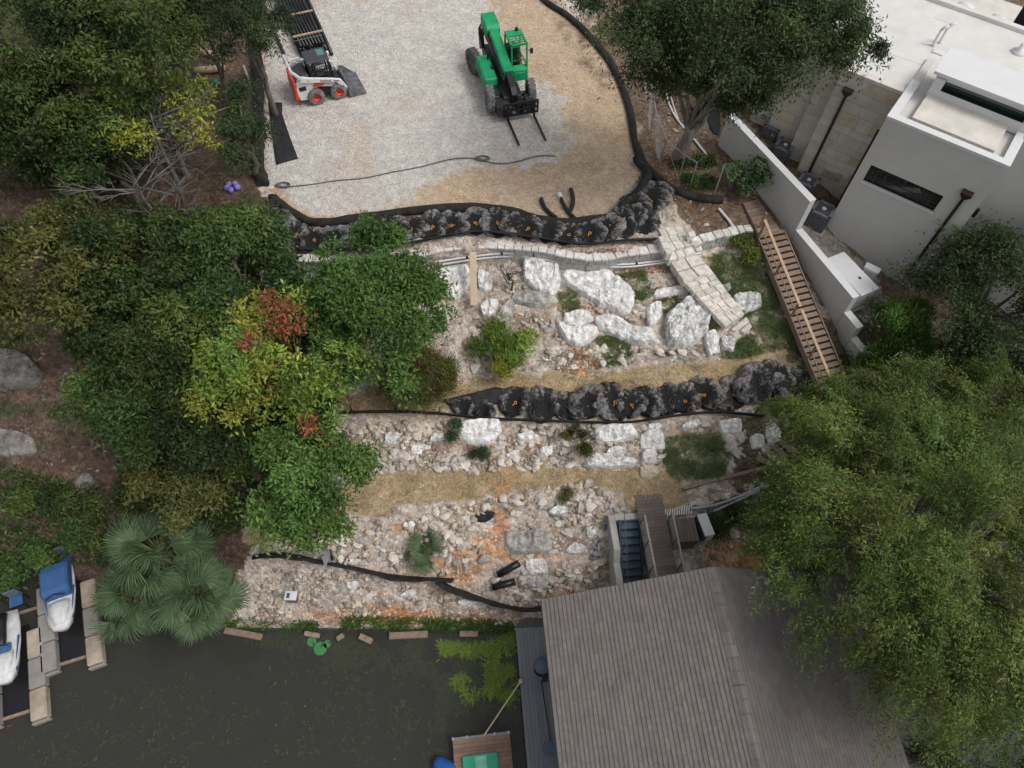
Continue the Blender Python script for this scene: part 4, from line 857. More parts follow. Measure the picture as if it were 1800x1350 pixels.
for k in range(9):
    t0, t1 = k / 9 + .006, (k + 1) / 9 - .006; mb = MB(); mb.slab([lp[0].lerp(lp[3], t0), lp[1].lerp(lp[2], t0), lp[1].lerp(lp[2], t1), lp[0].lerp(lp[3], t1)], .05); mb.build('deck_board', 'stair_wood', ws, world=True)
sk = MB(); sk.slab([q - Vector((0, 0, .055)) for q in lp], .45); sk.build('landing_frame', 'stair_wood', ws, world=True)
up = Vector((0, 0, 1)); side = sd * (wdt + .02)
posts = [0.0, .26, .52, .78, 1.0]
for t in posts:
    c = sa.lerp(sb, t) + side * .2 ; MB().bar(c - up * .25 + side * .7, c + side * .7 + up * .95, .08).build('post', 'stair_wood', ws, world=True)
pl = P(1332, 408, 8.0); MB().bar(pl, pl + up * 1.2, .09).build('post', 'stair_wood', ws, world=True)
q0, q1 = sa + side * .9 + up * .98, sb + side * .9 + up * .98
MB().bar(q0 - ax * .1, q0.lerp(q1, .54), .12, .05).build('handrail', 'rail_wood', ws, world=True); MB().bar(q0.lerp(q1, .56), q1 + ax * .3, .12, .05).build('handrail', 'rail_wood', ws, world=True)
MB().bar(q0 - up * .5, q1 - up * .5, .05, .03).build('mid_rail', 'stair_wood', ws, world=True)
# short timber steps and timber edging lower down
ts = thing('timber_steps', 'short flight of brown timber steps emerging from under the cypress', 'stairs', G(1345, 800))
for k, (a, b_) in enumerate((((1330, 804), (1352, 822)), ((1344, 798), (1362, 818)), ((1356, 786), (1376, 814)), ((1368, 780), (1392, 806)))):
    p, q = G(*a), G(*b_); z = 4.75 + k * .14; p.z = q.z = z; MB().bar(p, q, .26, .07).build('tread', 'stair_wood', ts, world=True)
def sleeper_edge(label, a, b_, h=.25, w=.12, mt='stair_wood', n_=1, name='timber_edging'):
    p, q = G(*a), G(*b_); root = thing(name, label, 'timber edging', p)
    for k in range(n_):
        s, e = p.lerp(q, k / n_ + .004), p.lerp(q, (k + 1) / n_ - .004); MB().bar(s + Vector((0, 0, h / 2 - .06)), e + Vector((0, 0, h / 2 - .06)), w, h).build('sleeper', mt, root, bevel=.012, world=True)
        MB().bar(s + Vector((0, -.01, h / 2 - .3)), e + Vector((0, -.01, h / 2 - .3)), w * .8, h).build('sleeper', 'old_wood', root, world=True)
sleeper_edge('brown timber edging between the straw path and the lower timber steps', (1198, 862), (1385, 814), .3, .14, n_=3)
# pvc lines, posts, beam, chain link fence
def pipe(label, px, r, mt, name='pipe', cat='pipe', z=None, dz=0.05, couplings=0):
    q = dense(smooth_px(px, 2), 9); pts = [(G(u, v) + Vector((0, 0, dz)) if z is None else P(u, v, z)) for u, v in q]
    for _ in range(3): pts = [pts[0]] + [(pts[i - 1] + pts[i] * 2 + pts[i + 1]) / 4 for i in range(1, len(pts) - 1)] + [pts[-1]]
    root = thing(name, label, cat, pts[0]); MB().tube(pts, r, 8).build('tube', mt, root, True, world=True)
    if couplings:
        d = 0
        for i in range(1, len(pts) - 1):
            d += (pts[i] - pts[i - 1]).length
            if d > couplings: d = 0; t = (pts[i + 1] - pts[i - 1]).normalized(); MB().tube([pts[i] - t * .05, pts[i] + t * .05], r * 1.5, 8).build('coupling', 'dark_metal', root, world=True)
    return root
pipe('long white plastic pipe with couplings strung below the retaining wall', [(765, 470), (830, 460), (890, 453), (945, 456), (1000, 470), (1060, 475), (1110, 474), (1160, 467), (1200, 460), (1228, 454)], .045, 'white_pvc', couplings=1.4, dz=.35)
pipe('second white plastic pipe laid beside the coupled one below the retaining wall', [(768, 475), (830, 465), (890, 458), (945, 461), (1000, 475), (1060, 479), (1110, 478), (1160, 471), (1226, 458)], .04, 'white_pvc', dz=.33)
pipe('bent white plastic pipe over the short stone wall', [(1262, 370), (1275, 384), (1288, 402), (1292, 414), (1290, 424)], .06, 'white_pvc', dz=.12)
pipe('white plastic pipe passing behind the oak trunk', [(1168, 150), (1172, 180), (1190, 215), (1215, 240), (1250, 285)], .05, 'white_pvc', dz=.06); pipe('thin white pipe curving through the oak mulch', [(1172, 140), (1180, 180), (1192, 212)], .035, 'white_pvc', dz=.05)
pipe('curved black pipe stub standing by the pad edge sock', [(951, 352), (955, 366), (966, 378), (978, 386)], .1, 'black_plastic', dz=.1); wt = pipe('black pipe with a white tip lying at the pad edge', [(986, 352), (990, 362), (1000, 378), (1014, 390)], .09, 'black_plastic', dz=.1); pipe('curved black hose crossing the white tipped pipe', [(1003, 335), (1008, 350), (1006, 366), (1000, 376)], .1, 'black_plastic', dz=.1)
p = G(985, 350, .1); MB().tube([p, p + Vector((-.06, .2, .04))], .11, 10).build('cap', 'paint_white', wt, world=True)
p0, p1 = G(833, 545, .35), P(831, 443, 8.75); bm_ = thing('timber_beam', 'long pale timber beam leaning from the slope onto the retaining wall', 'beam', p0); MB().bar(p0, p1, .30, .16).build('beam', 'timber_pale', bm_, bevel=.015, world=True)
f = thing('chain_link_fence', 'galvanised chain link fence standing behind the silt sock beside the oak', 'fence', G(1128, 150))
fp = [G(u, v) for u, v in ((1128, 120), (1136, 180), (1142, 235), (1160, 290), (1192, 318), (1212, 330))]
for p in fp: MB().tube([p - up * .1, p + up * 1.5], .03, 8).build('post', 'galv', f, world=True)
wr = MB()
for a, b_ in zip(fp[:-1], fp[1:]):
    L = (b_ - a).length; k = int(L / .09)
    for i in range(k):
        for s in (0, 1.4):
            q = a.lerp(b_, i / k); r_ = a.lerp(b_, min(1, (i + 14) / k) if True else 1); wr.bar(q + up * (s + .05), r_ + up * (1.4 - s + .05), .006) if (i + 14) <= k else None
    MB().tube([a + up * 1.48, b_ + up * 1.48], .022, 6).build('top_rail', 'galv', f, world=True)
w_ = wr.build('wire_mesh', 'galv', f, world=True); struct(w_, 'stuff')
p = G(1253, 348); tag(MB().tube([p - up * .2, p + up * 1.9], .035, 8).build('metal_post', 'galv'), 'leaning galvanised post beside the end of the silt sock', 'post')
drape('dark green privacy mesh hanging behind the oak trunk', [(1236, 160), (1262, 175), (1268, 240), (1250, 235), (1238, 195)], 'black_fabric', h=.05)
for u, v, l in ((1186, 140, 'upper white plastic bottle shaped tank in the oak mulch'), (1196, 157, 'lower white plastic bottle shaped tank in the oak mulch')):
    p = G(u, v, .12); tag(MB().lathe([(.05, -.35), (.17, -.25), (.18, .2), (.06, .3)], p, (.6, -.7, .15), 12).build('plastic_tank', 'paint_white', None, True), l, 'tank')
p = G(1276, 305); tag(MB().lathe([(.16, 0), (.16, .03), (.1, .04), (.03, .5)], p, (0, 0, 1), 12).build('marker_cone', mat('cone', (.85, .12, .03), .5, .05)), 'small orange marker cone beside the round bush', 'cone')
# ================================================================ machines
mat('sl_white', (.66, .66, .66), .5, .16, 4); mat('sl_orange', (.72, .06, .02), .45, .12, 5); mat('rubber', (.055, .056, .058), .85, .35, 6, .5, 30, c2=(.12, .12, .12))
mat('rubber_dusty', (.10, .10, .10), .9, .4, 5, .5, 30, c2=(.22, .215, .21)); mat('cab_grey', (.05, .055, .065), .5, .2, 5); mat('steel_worn', (.13, .13, .14), .5, .35, 4, metal=.5, c2=(.2, .2, .21))
mat('green_paint', (.006, .28, .11), .5, .28, 2.5, .1, 40); mat('green_dark', (.004, .14, .05), .5, .2, 4); mat('rim_grey', (.17, .17, .18), .5, .2, 5); mat('teal', (.10, .22, .21), .4, .1)
mat('black_paint', (.014, .014, .016), .4, .3, 5); mat('yellow_label', (.75, .55, .05), .5, .1); mat('red_letter', (.25, .02, .02), .5, .1)
def wheel(parent, c, r, w, rim_m, tyre_m, lugs, side, steer=0.0, rimr=.55):
    o = bpy.data.objects.new('wheel', None); C.objects.link(o); o.parent = parent; o.location = c; o.rotation_euler = (0, 0, steer)
    t = MB(); t.lathe([(r * rimr, -w / 2), (r * .86, -w / 2), (r * .95, -w * .42), (r * .965, 0), (r * .95, w * .42), (r * .86, w / 2), (r * rimr, w / 2), (r * rimr * .98, 0), (r * rimr, -w / 2)], (0, 0, 0), (0, 1, 0), 28, False); t = t.build('tyre', tyre_m, o, True)
    lg = MB()
    for k in range(lugs):
        for s in (-1, 1):
            a = 2 * math.pi * (k + .5 * (s > 0)) / lugs; d = Vector((math.cos(a), 0, math.sin(a))); tn = Vector((-math.sin(a), 0, math.cos(a))); 
            lg.bar(d * r * .96 + tn * .10 * r + Vector((0, s * w * .02, 0)), d * r * .94 - tn * .10 * r + Vector((0, s * w * .47, 0)), r * .12, r * .085, up=d)
    lg.build('tread', tyre_m, t)
    MB().lathe([(r * rimr * 1.0, side * w * .30), (r * rimr * .9, side * w * .36), (r * rimr * .82, side * w * .16), (r * rimr * .4, side * w * .14), (r * rimr * .36, side * w * .3), (r * rimr * .1, side * w * .32)], (0, 0, 0), (0, 1, 0), 24).build('rim', rim_m, o, True)
    MB().lathe([(r * .17, side * w * .1), (r * .17, side * w * .31), (r * .1, side * w * .36)], (0, 0, 0), (0, 1, 0), 12).build('hub', 'black_paint', o)
    return o
def lettering(txt, parent, size, loc, rot, mt, name='lettering'):
    cu = bpy.data.curves.new(name, 'FONT'); cu.body = txt; cu.size = size; cu.extrude = .004; cu.align_x = 'CENTER'; cu.align_y = 'CENTER'
    tmp = bpy.data.objects.new('tmp', cu); C.objects.link(tmp); dg = bpy.context.evaluated_depsgraph_get(); me = bpy.data.meshes.new_from_object(tmp.evaluated_get(dg)); bpy.data.objects.remove(tmp)
    me.name = name; me.materials.clear(); o = link(name, me, mt, parent); o.location = loc; o.rotation_euler = rot; return o
# ---- skid steer loader
rp_ = P(559, 182, 8.5); hd = R(26.3); lf = Vector((-math.sin(hd), math.cos(hd), 0)); o_ = rp_ + lf * .74
sk = thing('skid_steer_loader', 'white and orange skid steer loader with its bucket down on the gravel', 'loader', (o_.x, o_.y, 8.5), hd)
for x in (0, 1.15):
    for s in (-1, 1): wheel(sk, (x, s * .74, .41), .42, .30, 'sl_orange', 'rubber_dusty', 14, s)
mb = MB(); mb.prism([(-.55, .38), (-.35, .24), (1.45, .24), (1.55, .5), (1.4, .7), (-.2, .72), (-.62, .9)], 'y', -.56, .56); body = mb.build('chassis', 'black_paint', sk, bevel=.02)
for s in (-1, 1):     # white side panels, uprights and arms
    mb = MB(); mb.prism([(-.78, .36), (-.42, .30), (-.28, .55), (-.1, .82), (.3, .86), (1.2, .62), (1.35, .62), (1.3, .74), (.35, .98), (.1, 1.05), (-.1, 1.4), (-.45, 1.55), (-.72, 1.42), (-.86, .9)], 'y', s * .58, s * .70); mb.build('side_panel', 'sl_white', sk, bevel=.015)
    mb = MB(); mb.prism([(-.62, 1.40), (-.45, 1.62), (-.1, 1.5), (.9, 1.22), (1.36, 1.06), (1.62, .55), (1.5, .35), (1.36, .42), (1.3, .72), (1.1, .98), (.35, 1.14), (-.35, 1.32)], 'y', s * .73, s * .86); mb.build('lift_arm', 'sl_white', sk, bevel=.02)
    MB().bar((-.5, s * .8, 1.52), (-.88, s * .72, 1.95), .1, .12).build('arm_link', 'sl_white', sk, bevel=.01); MB().bar((-.45, s * .66, 1.1), (.9, s * .66, 1.12), .07).build('hydraulic_cylinder', 'steel_worn', sk)
    MB().bar((-.78, s * .66, 1.25), (-.52, s * .78, 1.5), .09).build('arm_link', 'sl_white', sk)
    MB().box((.25, s * .71, .98), (.55, .03, .16)).build('decal', 'sl_orange', sk); MB().box((-.55, s * .705, .95), (.34, .02, .22)).build('grille', 'black_paint', sk); MB().box((-.2, s * .87, 1.44), (.14, .015, .12)).build('warning_label', 'yellow_label', sk)
    lettering('bobcat', sk, .2, (.62, s * .868, 1.2), (R(90), R(12), 0) if s < 0 else (R(90), R(-12), R(180)), 'red_letter'); lettering('S650', sk, .13, (1.12, s * .868, 1.06), (R(90), R(14), 0) if s < 0 else (R(90), R(-14), R(180)), 'cab_grey')
MB().bar((-.88, -.72, 1.95), (-.88, .72, 1.95), .11).build('cross_tube', 'sl_white', sk)
MB().bar((-.8, .3, 1.93), (-.2, .5, 1.75), .09).build('arm_link', 'sl_white', sk)
mb = MB(); mb.prism([(-.98, .42), (-.82, .36), (-.80, 1.30), (-.92, 1.34)], 'y', -.70, .70); mb.build('tailgate', 'sl_orange', sk, bevel=.02)
mb = MB(); mb.prism([(-.80, .85), (-.80, 1.34), (-.25, 1.52), (-.1, 1.5), (-.1, .85)], 'y', -.56, .56); mb.build('engine_cover', 'cab_grey', sk, bevel=.03)
cab = MB(); cab.box((.02, 0, 1.4), (.08, .92, 1.1)); 
for s in (-1, 1):
    for x0, x1 in ((0, .06), (1.0, 1.18)): cab.bar((x0, s * .46, .8), (x0 + (.02 if x0 < .5 else -.05), s * .46, 1.98), .07)
    cab.bar((.0, s * .46, .92), (1.1, s * .46, .92), .06)
cab = cab.build('cab', 'black_paint', sk)
MB().box((.5, 0, 2.02), (1.12, 1.02, .10)).build('cab_roof', 'cab_grey', sk, bevel=.03); MB().box((.78, .12, 2.075), (.34, .5, .015)).build('roof_window', 'teal', sk)
g = MB()
for s in (-1, 1):
    for k in range(9): g.bar((.1 + k * .11, s * .46, .95), (.1 + k * .11, s * .46, 1.97), .018)
    for k in range(6): g.bar((.05, s * .46, 1.1 + k * .15), (1.05, s * .46, 1.1 + k * .15), .018)
g.build('side_screen', 'cab_grey', cab); MB().box((.55, 0, 1.0), (.5, .5, .35)).build('seat', 'black_paint', cab, bevel=.05); MB().box((.3, 0, 1.4), (.12, .5, .5)).build('seat_back', 'black_paint', cab, bevel=.04); MB().box((1.1, 0, 1.25), (.03, .8, .7)).build('front_window', 'glass_dark', cab)
for s in (-1, 1): MB().box((1.2, s * .42, 1.75), (.1, .16, .12)).build('work_light', 'sl_white', cab)
bk = MB()
prof = [(1.62, .62), (1.58, .3), (1.66, .06), (2.45, .02), (2.46, .05), (1.75, .11), (1.68, .32), (1.72, .62)]; bk.prism(prof, 'y', -.93, .93)
for s in (-1, 1): bk.prism([(1.62, .62), (1.58, .3), (1.66, .06), (2.42, .03), (2.2, .25), (1.86, .58)], 'y', s * .93, s * .96)
bk = bk.build('bucket', 'steel_worn', sk); MB().box((2.43, 0, .04), (.12, 1.92, .03)).build('cutting_edge', 'steel_worn', bk); MB().box((1.56, 0, .38), (.08, 1.2, .5)).build('coupler', 'black_paint', sk)
# ---- telehandler
th = thing('telehandler', 'bright green telehandler with black forks lowered on the gravel', 'telehandler', (-1.6, 33.66, 8.5), R(-72))
wheel(th, (0, -1.05, .65), .66, .36, 'rim_grey', 'rubber', 18, -1, R(14)); wheel(th, (0, 1.05, .65), .66, .36, 'rim_grey', 'rubber', 18, 1, R(14)); wheel(th, (3.14, -1.05, .65), .66, .36, 'rim_grey', 'rubber_dusty', 18, -1, R(-6)); wheel(th, (3.14, 1.05, .65), .66, .36, 'rim_grey', 'rubber_dusty', 18, 1, R(-6))
mb = MB(); mb.prism([(-.9, .65), (-.6, .5), (3.5, .5), (3.7, .75), (3.4, 1.0), (-.7, 1.05)], 'y', -.42, .42); mb.build('chassis', 'black_paint', th, bevel=.03)
for x in (0, 3.14): MB().tube([(x, -.9, .65), (x, .9, .65)], .13, 10).build('axle', 'black_paint', th)
mb = MB(); mb.prism([(.62, .68), (2.55, .68), (2.62, .95), (2.5, 1.28), (.7, 1.42)], 'y', -1.12, -.48); hood = mb.build('engine_hood', 'green_paint', th, bevel=.05)
MB().box((1.75, -.55, 1.37), (.2, .12, .08)).build('filler_cap', 'black_paint', hood); MB().tube([(1.1, -.6, 1.35), (1.1, -.6, 1.75), (1.05, -.62, 1.85)], .05, 8).build('exhaust', 'black_paint', hood); MB().box((1.3, -1.125, 1.0), (.6, .02, .25)).build('grille', 'green_dark', hood)
# boom
def bx(x): return 2.28 - (x + 1.2) * .20
mb = MB(); mb.prism([(-1.2, 1.7), (-1.2, 2.42), (-.2, 2.36), (.0, 2.2), (.0, 1.55)], 'y', -.36, .36); mb.build('boom_rear', 'green_paint', th, bevel=.04)
mb = MB(); mb.prism([(-.02, 1.66), (-.02, 2.26), (2.75, 1.76), (2.75, 1.22)], 'y', -.235, .235); boom = mb.build('boom', 'green_paint', th, bevel=.03)
mb = MB(); mb.prism([(2.74, 1.26), (2.74, 1.70), (3.55, 1.42), (3.9, 1.2), (3.9, .55), (3.6, .5), (3.5, 1.0)], 'y', -.15, .15); mb.build('inner_boom', 'black_paint', th, bevel=.02)
MB().box((1.3, -.30, 1.6), (3.4, .10, .36), Matrix.Rotation(R(10), 3, 'Y')).build('hose_tray', 'black_paint', th, bevel=.03)
lettering('SUNBELT RENTALS', boom, .24, (1.5, -.238, 1.72), (R(90), R(10.2), 0), 'sl_white'); MB().box((.25, -.24, 2.05), (.12, .012, .2)).build('warning_label', 'yellow_label', boom)
for s in (-1, 1): MB().prism([(-.9, 1.0), (-.3, 1.0), (-.5, 1.75), (-.8, 1.75)], 'y', s * .38, s * .46).build('boom_mount', 'black_paint', th)
MB().tube([(-.4, -.55, 1.05), (-.75, -.5, 1.3), (-1.05, -.42, 1.7)], .09, 8).build('lift_cylinder', 'steel_worn', th); MB().tube([(.4, 0, 1.05), (1.6, 0, 1.4)], .09, 8).build('lift_cylinder', 'steel_worn', th)
hz = MB()
for k in range(5): hz.tube([(-1.0, -.42 - .03 * k, 2.0 - .06 * k), (-.7, -.5 - .02 * k, 1.5), (-.3, -.52, 1.2 + .03 * k)], .022, 5)
hz.build('hoses', 'black_plastic', th)
hz = MB()
for k in range(7): hz.tube([(2.6, -.3 + .09 * k, 1.3), (2.95, -.35 + .1 * k, 1.25), (3.3, -.3 + .08 * k, .95), (3.75, -.25 + .07 * k, .85)], .025, 5)
hz.build('hoses', 'black_plastic', th)
mb = MB(); mb.prism([(2.75, .7), (2.75, 1.1), (3.6, .95), (3.75, .7)], 'y', -.5, .45); mb.build('front_frame', 'black_paint', th, bevel=.03)
for s in (-1, 1): mb = MB(); mb.prism([(3.3, .35), (3.5, .9), (3.95, .75), (4.15, .3)], 'y', s * .55, s * .95); mb.build('fender', 'black_paint', th, bevel=.03)
mb = MB(); mb.prism([(3.3, .2), (3.45, .85), (4.1, .7), (4.15, .25)], 'y', -.75, -.15); mb.build('stabiliser_box', 'cab_grey', th, bevel=.06)
# cab with open frame
cb = MB(); X0, X1, Y0, Y1, Z0, Z1 = .75, 2.15, .38, 1.15, .75, 2.45
for x, y in ((X0, Y0), (X0, Y1), (X1 - .25, Y0), (X1 - .25, Y1)): cb.bar((x if x == X0 else X1, y, Z0), (x, y, Z1), .07)
for a, b_ in (((X0, Y0), (X1 - .25, Y0)), ((X0, Y1), (X1 - .25, Y1)), ((X0, Y0), (X0, Y1)), ((X1 - .25, Y0), (X1 - .25, Y1))): cb.bar((*a, Z1), (*b_, Z1), .09)
for a, b_ in (((X0, Y0), (X1 - .08, Y0)), ((X0, Y1), (X1 - .08, Y1))): cb.bar((*a, 1.4), (*b_, 1.4), .06)
cb.box((X0 + .22, (Y0 + Y1) / 2, Z1 + .02), (.5, .8, .06))
for k in range(3): cb.bar((X0 + .62 + k * .16, Y0, Z1), (X0 + .62 + k * .16, Y1, Z1), .035)
cb.bar((X0 + .4, (Y0 + Y1) / 2, Z1), (X1 - .25, (Y0 + Y1) / 2, Z1), .05)
cb = cb.build('cab', 'green_paint', th); MB().prism([(X0, .62), (X1 - .1, .62), (X1 + .12, .75), (X1 + .05, 1.3), (X1 - .25, 1.42), (X1 - .3, .9), (X0, .9)], 'y', Y0, Y1).build('cab_body', 'green_paint', th, bevel=.04)
MB().box((X0 + .05, .765, 1.3), (.06, .74, .9)).build('rear_panel', 'green_dark', cb); MB().box((X0 + .45, .765, 1.15), (.45, .5, .3)).build('seat', 'black_paint', cb, bevel=.05); MB().box((X0 + .25, .765, 1.5), (.12, .5, .55)).build('seat_back', 'black_paint', cb, bevel=.04)
MB().bar((X1 - .35, .76, 1.35), (X1 - .5, .76, 1.65), .05).build('steering_column', 'black_paint', cb); MB().tube([(X1 - .5 + .02 * math.sin(a), .76 + .17 * math.cos(a), 1.67 + .12 * math.sin(a)) for a in np.linspace(0, 6.28, 16)], .02, 5).build('steering_wheel', 'black_paint', cb)
mr = MB(); mr.bar((X1 - .5, Y1, 2.0), (X1 - .4, Y1 + .25, 1.95), .03); mr.box((X1 - .38, Y1 + .3, 1.95), (.05, .14, .26)); mr.build('mirror', 'black_paint', cb); MB().box((X0 + .05, Y1 - .2, Z1 + .12), (.14, .12, .14)).build('beacon', 'black_paint', cb); lettering('SUNBELT', cb, .13, (X1 + .06, .765, 1.18), (R(75), 0, R(90)), 'sl_white')
# carriage and forks
cg = bpy.data.objects.new('carriage', None); C.objects.link(cg); cg.parent = th; cg.location = (4.2, .22, 0)
cf = MB()
for z in (.32, .62, .95): cf.box((0, 0, z), (.07, 1.75, .09))
for y in (-.86, -.14, .14, .86): cf.box((0, y, .63), (.075, .09, .72))
cf.build('carriage_frame', 'black_paint', cg); MB().box((-.14, 0, .62), (.2, .4, .6)).build('coupler', 'black_paint', cg, bevel=.02)
for y in (-.66, .68):
    fk_ = MB(); fk_.box((.06, y, .55), (.05, .12, .85)); fk_.box((1.02, y, .14), (1.95, .12, .045), None, .96); fk_.build('fork', 'black_paint', cg, bevel=.008)
# ---- bundle of long black pipes on timber battens
pa, pb = P(508, -20, 9.0), P(556, 80, 9.0); dirp = (pb - pa).normalized(); nrm = Vector((dirp.y, -dirp.x, 0)); nrm = nrm if nrm.x > 0 else -nrm
bd = thing('pipe_bundle', 'stack of long black plastic pipes strapped on timber battens behind the loader', 'pipes', (pb.x, pb.y, 8.5))
for lay in range(4):
    for k in range(8):
        c0 = Vector((pb.x, pb.y, 8.62 + lay * .145)) + nrm * (-.85 + k * .165 + (.08 if lay % 2 else 0)) + dirp * random.uniform(-.12, .05)
        MB().tube([c0 - dirp * 9.0, c0], .078, 10).build('pipe', 'black_plastic', bd, True, world=True)
for t in (.9, 2.9, 5.0, 7.2): c0 = Vector((pb.x, pb.y, 9.175)) - dirp * t; MB().bar(c0 - nrm * .98, c0 + nrm * .62, .10, .06).build('batten', 'timber', bd, world=True)
for t in (1.4, 6): c0 = Vector((pb.x, pb.y, 8.545)) - dirp * t; MB().bar(c0 - nrm * 1.0, c0 + nrm * .6, .10, .08).build('batten', 'timber', bd, world=True)
c0 = Vector((pb.x, pb.y, 9.15)) - dirp * .55; MB().bar(c0 - nrm * .93, c0 + nrm * .5, .04, .012).build('strap', 'teal', bd, world=True)
for k, (a, b_, l) in enumerate((((528, -30), (583, 95), 'outermost single black pipe lying along the pipe stack'), ((520, -30), (574, 88), 'black pipe with white print between the stack and the outer pipe'), ((440, -40), (506, 110), 'thin black pipe on the wooded side of the pipe stack'))):
    p, q = P(*a, 8.62), P(*b_, 8.62); tag(MB().tube([p, q], .1 if k < 2 else .08, 10).build('black_pipe', 'black_plastic', None, True), l, 'pipe', 'black pipes by the stack')
p, q = G(866, 1034, .14), G(905, 1024, .14); r_ = G(876, 1012, .14); s_ = G(912, 992, .14)
tag(MB().tube([p, q], .15, 14).build('black_pipe', 'black_plastic', None, True), 'lower of two short fat black pipes on the orange slope', 'pipe'); tag(MB().tube([r_, s_], .15, 14).build('black_pipe', 'black_plastic', None, True), 'upper of two short fat black pipes on the orange slope', 'pipe')
hq = [(497, 330), (545, 326), (590, 318), (640, 315), (690, 303), (740, 295), (790, 280), (830, 278), (848, 284), (880, 290), (915, 284), (945, 274), (976, 275)]
q = dense(smooth_px(hq), 6); hp = [G(u, v, .035) for u, v in q]; tag(MB().tube(hp, .028, 6).build('hose', mat('hose_grey', (.12, .12, .11), .7, .2), None, True), 'long grey hose snaking across the bottom of the gravel pad', 'hose')
for u, v, l in ((848, 281, 'tangled hose coil in the middle of the pad'), (498, 328, 'hose coil at the wooded corner of the pad')):
    c = G(u, v, .06); pts = [c + Vector((.28 * math.cos(a) * (1 + .3 * math.sin(a * 1.7)), .16 * math.sin(a) * (1 + .3 * math.cos(a * .9)), .03 * math.sin(a * .7) + .03)) for a in np.linspace(0, 17, 60)]; tag(MB().tube(pts, .026, 6).build('hose_coil', 'hose_grey', None, True), l, 'hose')
# ================================================================ boathouse, bridge, docks
mat('shingle', (.150, .134, .127), .95, .12, 2.0, .3, 40, attr='Col'); mat('deck_grey', (.20, .205, .225), .8, .15, 3, .2, 30, objrand=.07, stretch=(1, .2, 1)); mat('deck_brown', (.135, .105, .092), .75, .15, 3, .2, 30, objrand=.12); mat('steel_blue', (.075, .115, .155), .55, .15, 4); mat('dock_brown', (.23, .15, .11), .85, .2, 4, .3, 30, objrand=.15)
mat('siding', (.12, .12, .12), .8, .1, 3); mat('blue_vinyl', (.035, .10, .24), .55, .2, 3); mat('hull_white', (.56, .56, .56), .45, .22, 3); mat('float_tan', (.33, .25, .18), .85, .25, 2, .3, 20, c2=(.38, .33, .27)); mat('float_grey', (.25, .235, .215), .85, .2, 2, .3, 20); mat('green_tarp', (.02, .30, .17), .5, .15, 3); mat('barrel_blue', (.02, .10, .36), .4, .1); mat('cover_blue', (.11, .14, .19), .7, .15, 3)
BO = P(952, 1055, 5.2); BA = R(6.8); boat = thing('boathouse', 'boathouse with a large grey shingled gable roof over the water', 'boathouse', (BO.x, BO.y, 0), BA)
BMi = Matrix.Rotation(-BA, 3, 'Z')
def bl(u, v, z): p = P(u, v, z); q = BMi @ Vector((p.x - BO.x, p.y - BO.y, 0)); return Vector((q.x, q.y, z))
RW, RL, ZE, ZR = 5.75, 15.0, 5.2, 7.6
mb = MB(); mb.prism([(0, ZE - .02), (RW, ZR - .02), (2 * RW, ZE - .02), (2 * RW, ZE - .16), (RW, ZR - .18), (0, ZE - .16)], 'y', -RL, 0); mb.build('roof_deck', 'shingle', boat)
sv, sf, sc = [], [], []; rgs = np.random.default_rng(4); nc = 40; ln = math.hypot(RW, ZR - ZE); ux, uz = RW / ln, (ZR - ZE) / ln
for side in (0, 1):
    for c in range(nc):
        s0 = ln * c / nc; s1 = ln * (c + 1) / nc + .03; y = 0.05 + rgs.uniform(0, .2)
        while y > -RL:
            w = rgs.uniform(.2, .42); a, b_ = y, max(-RL, y - w); br = rgs.uniform(.91, 1.09); hot = rgs.uniform(-.04, .05); lift = .012 + rgs.uniform(0, .012)
            k = len(sv)
            for s, up_ in ((s0, lift + .016), (s1, .004)):
                for yy in (a - .006, b_):
                    x = s * ux - uz * up_; z = ZE + s * uz + ux * up_
                    sv.append((x if side == 0 else 2 * RW - x, min(yy, 0.02), z))
            for yy in (a - .006, b_): x = s0 * ux; z = ZE + s0 * uz - .01; sv.append((x if side == 0 else 2 * RW - x, min(yy, .02), z))
            sf += [(k, k + 1, k + 3, k + 2), (k, k + 1, k + 5, k + 4)]; sc += [(br * (1 + hot), br, br * (1 - hot))] * 6; y = b_
sh = link('shingles', npmesh('shingles', sv, sf, np.array(sc)), 'shingle', boat); struct(sh, 'stuff')
for c in range(36):
    y0 = -c * RL / 36; MB().prism([(RW - .2, ZR - .05), (RW, ZR + .035), (RW + .2, ZR - .05), (RW, ZR - .02)], 'y', y0 - RL / 36 - .03, y0).build('ridge_cap', 'shingle', boat) if c < 300 else None
for o in boat.children:
    if o.name.startswith('ridge_cap'):
        a = o.data.color_attributes.new('Col', 'FLOAT_COLOR', 'POINT'); v_ = random.uniform(.9, 1.15); a.data.foreach_set('color', [v_, v_, v_, 1] * len(o.data.vertices))
for o in boat.children:
    if o.name.startswith('roof_deck'): a = o.data.color_attributes.new('Col', 'FLOAT_COLOR', 'POINT'); a.data.foreach_set('color', [.8, .8, .8, 1] * len(o.data.vertices))
for x0, z0, x1, z1 in ((0, ZE, RW, ZR), (2 * RW, ZE, RW, ZR)): MB().bar((x0, .03, z0 - .09), (x1, .03, z1 - .09), .03, .16).build('barge_board', 'siding', boat)
MB().box((-.02, -RL / 2, ZE - .09), (.03, RL, .15)).build('fascia', 'siding', boat)
for x in (.8, 5.75, 10.7):
    for y in (-.8, -5, -9.5, -14): MB().box((x, y, (ZE + (-1.5)) / 2 + (.9 if x == 5.75 else .15)), (.22, .22, ZE + 1.5 + (1.8 if x == 5.75 else .3))).build('post', 'siding', boat)
MB().box((RW, -5.5, 3.98), (9.6, 9, .2)).build('upper_floor', 'deck_brown', boat); MB().box((1.1, -6.0, 3.2), (.12, 8, 1.2)).build('wall', 'siding', boat)
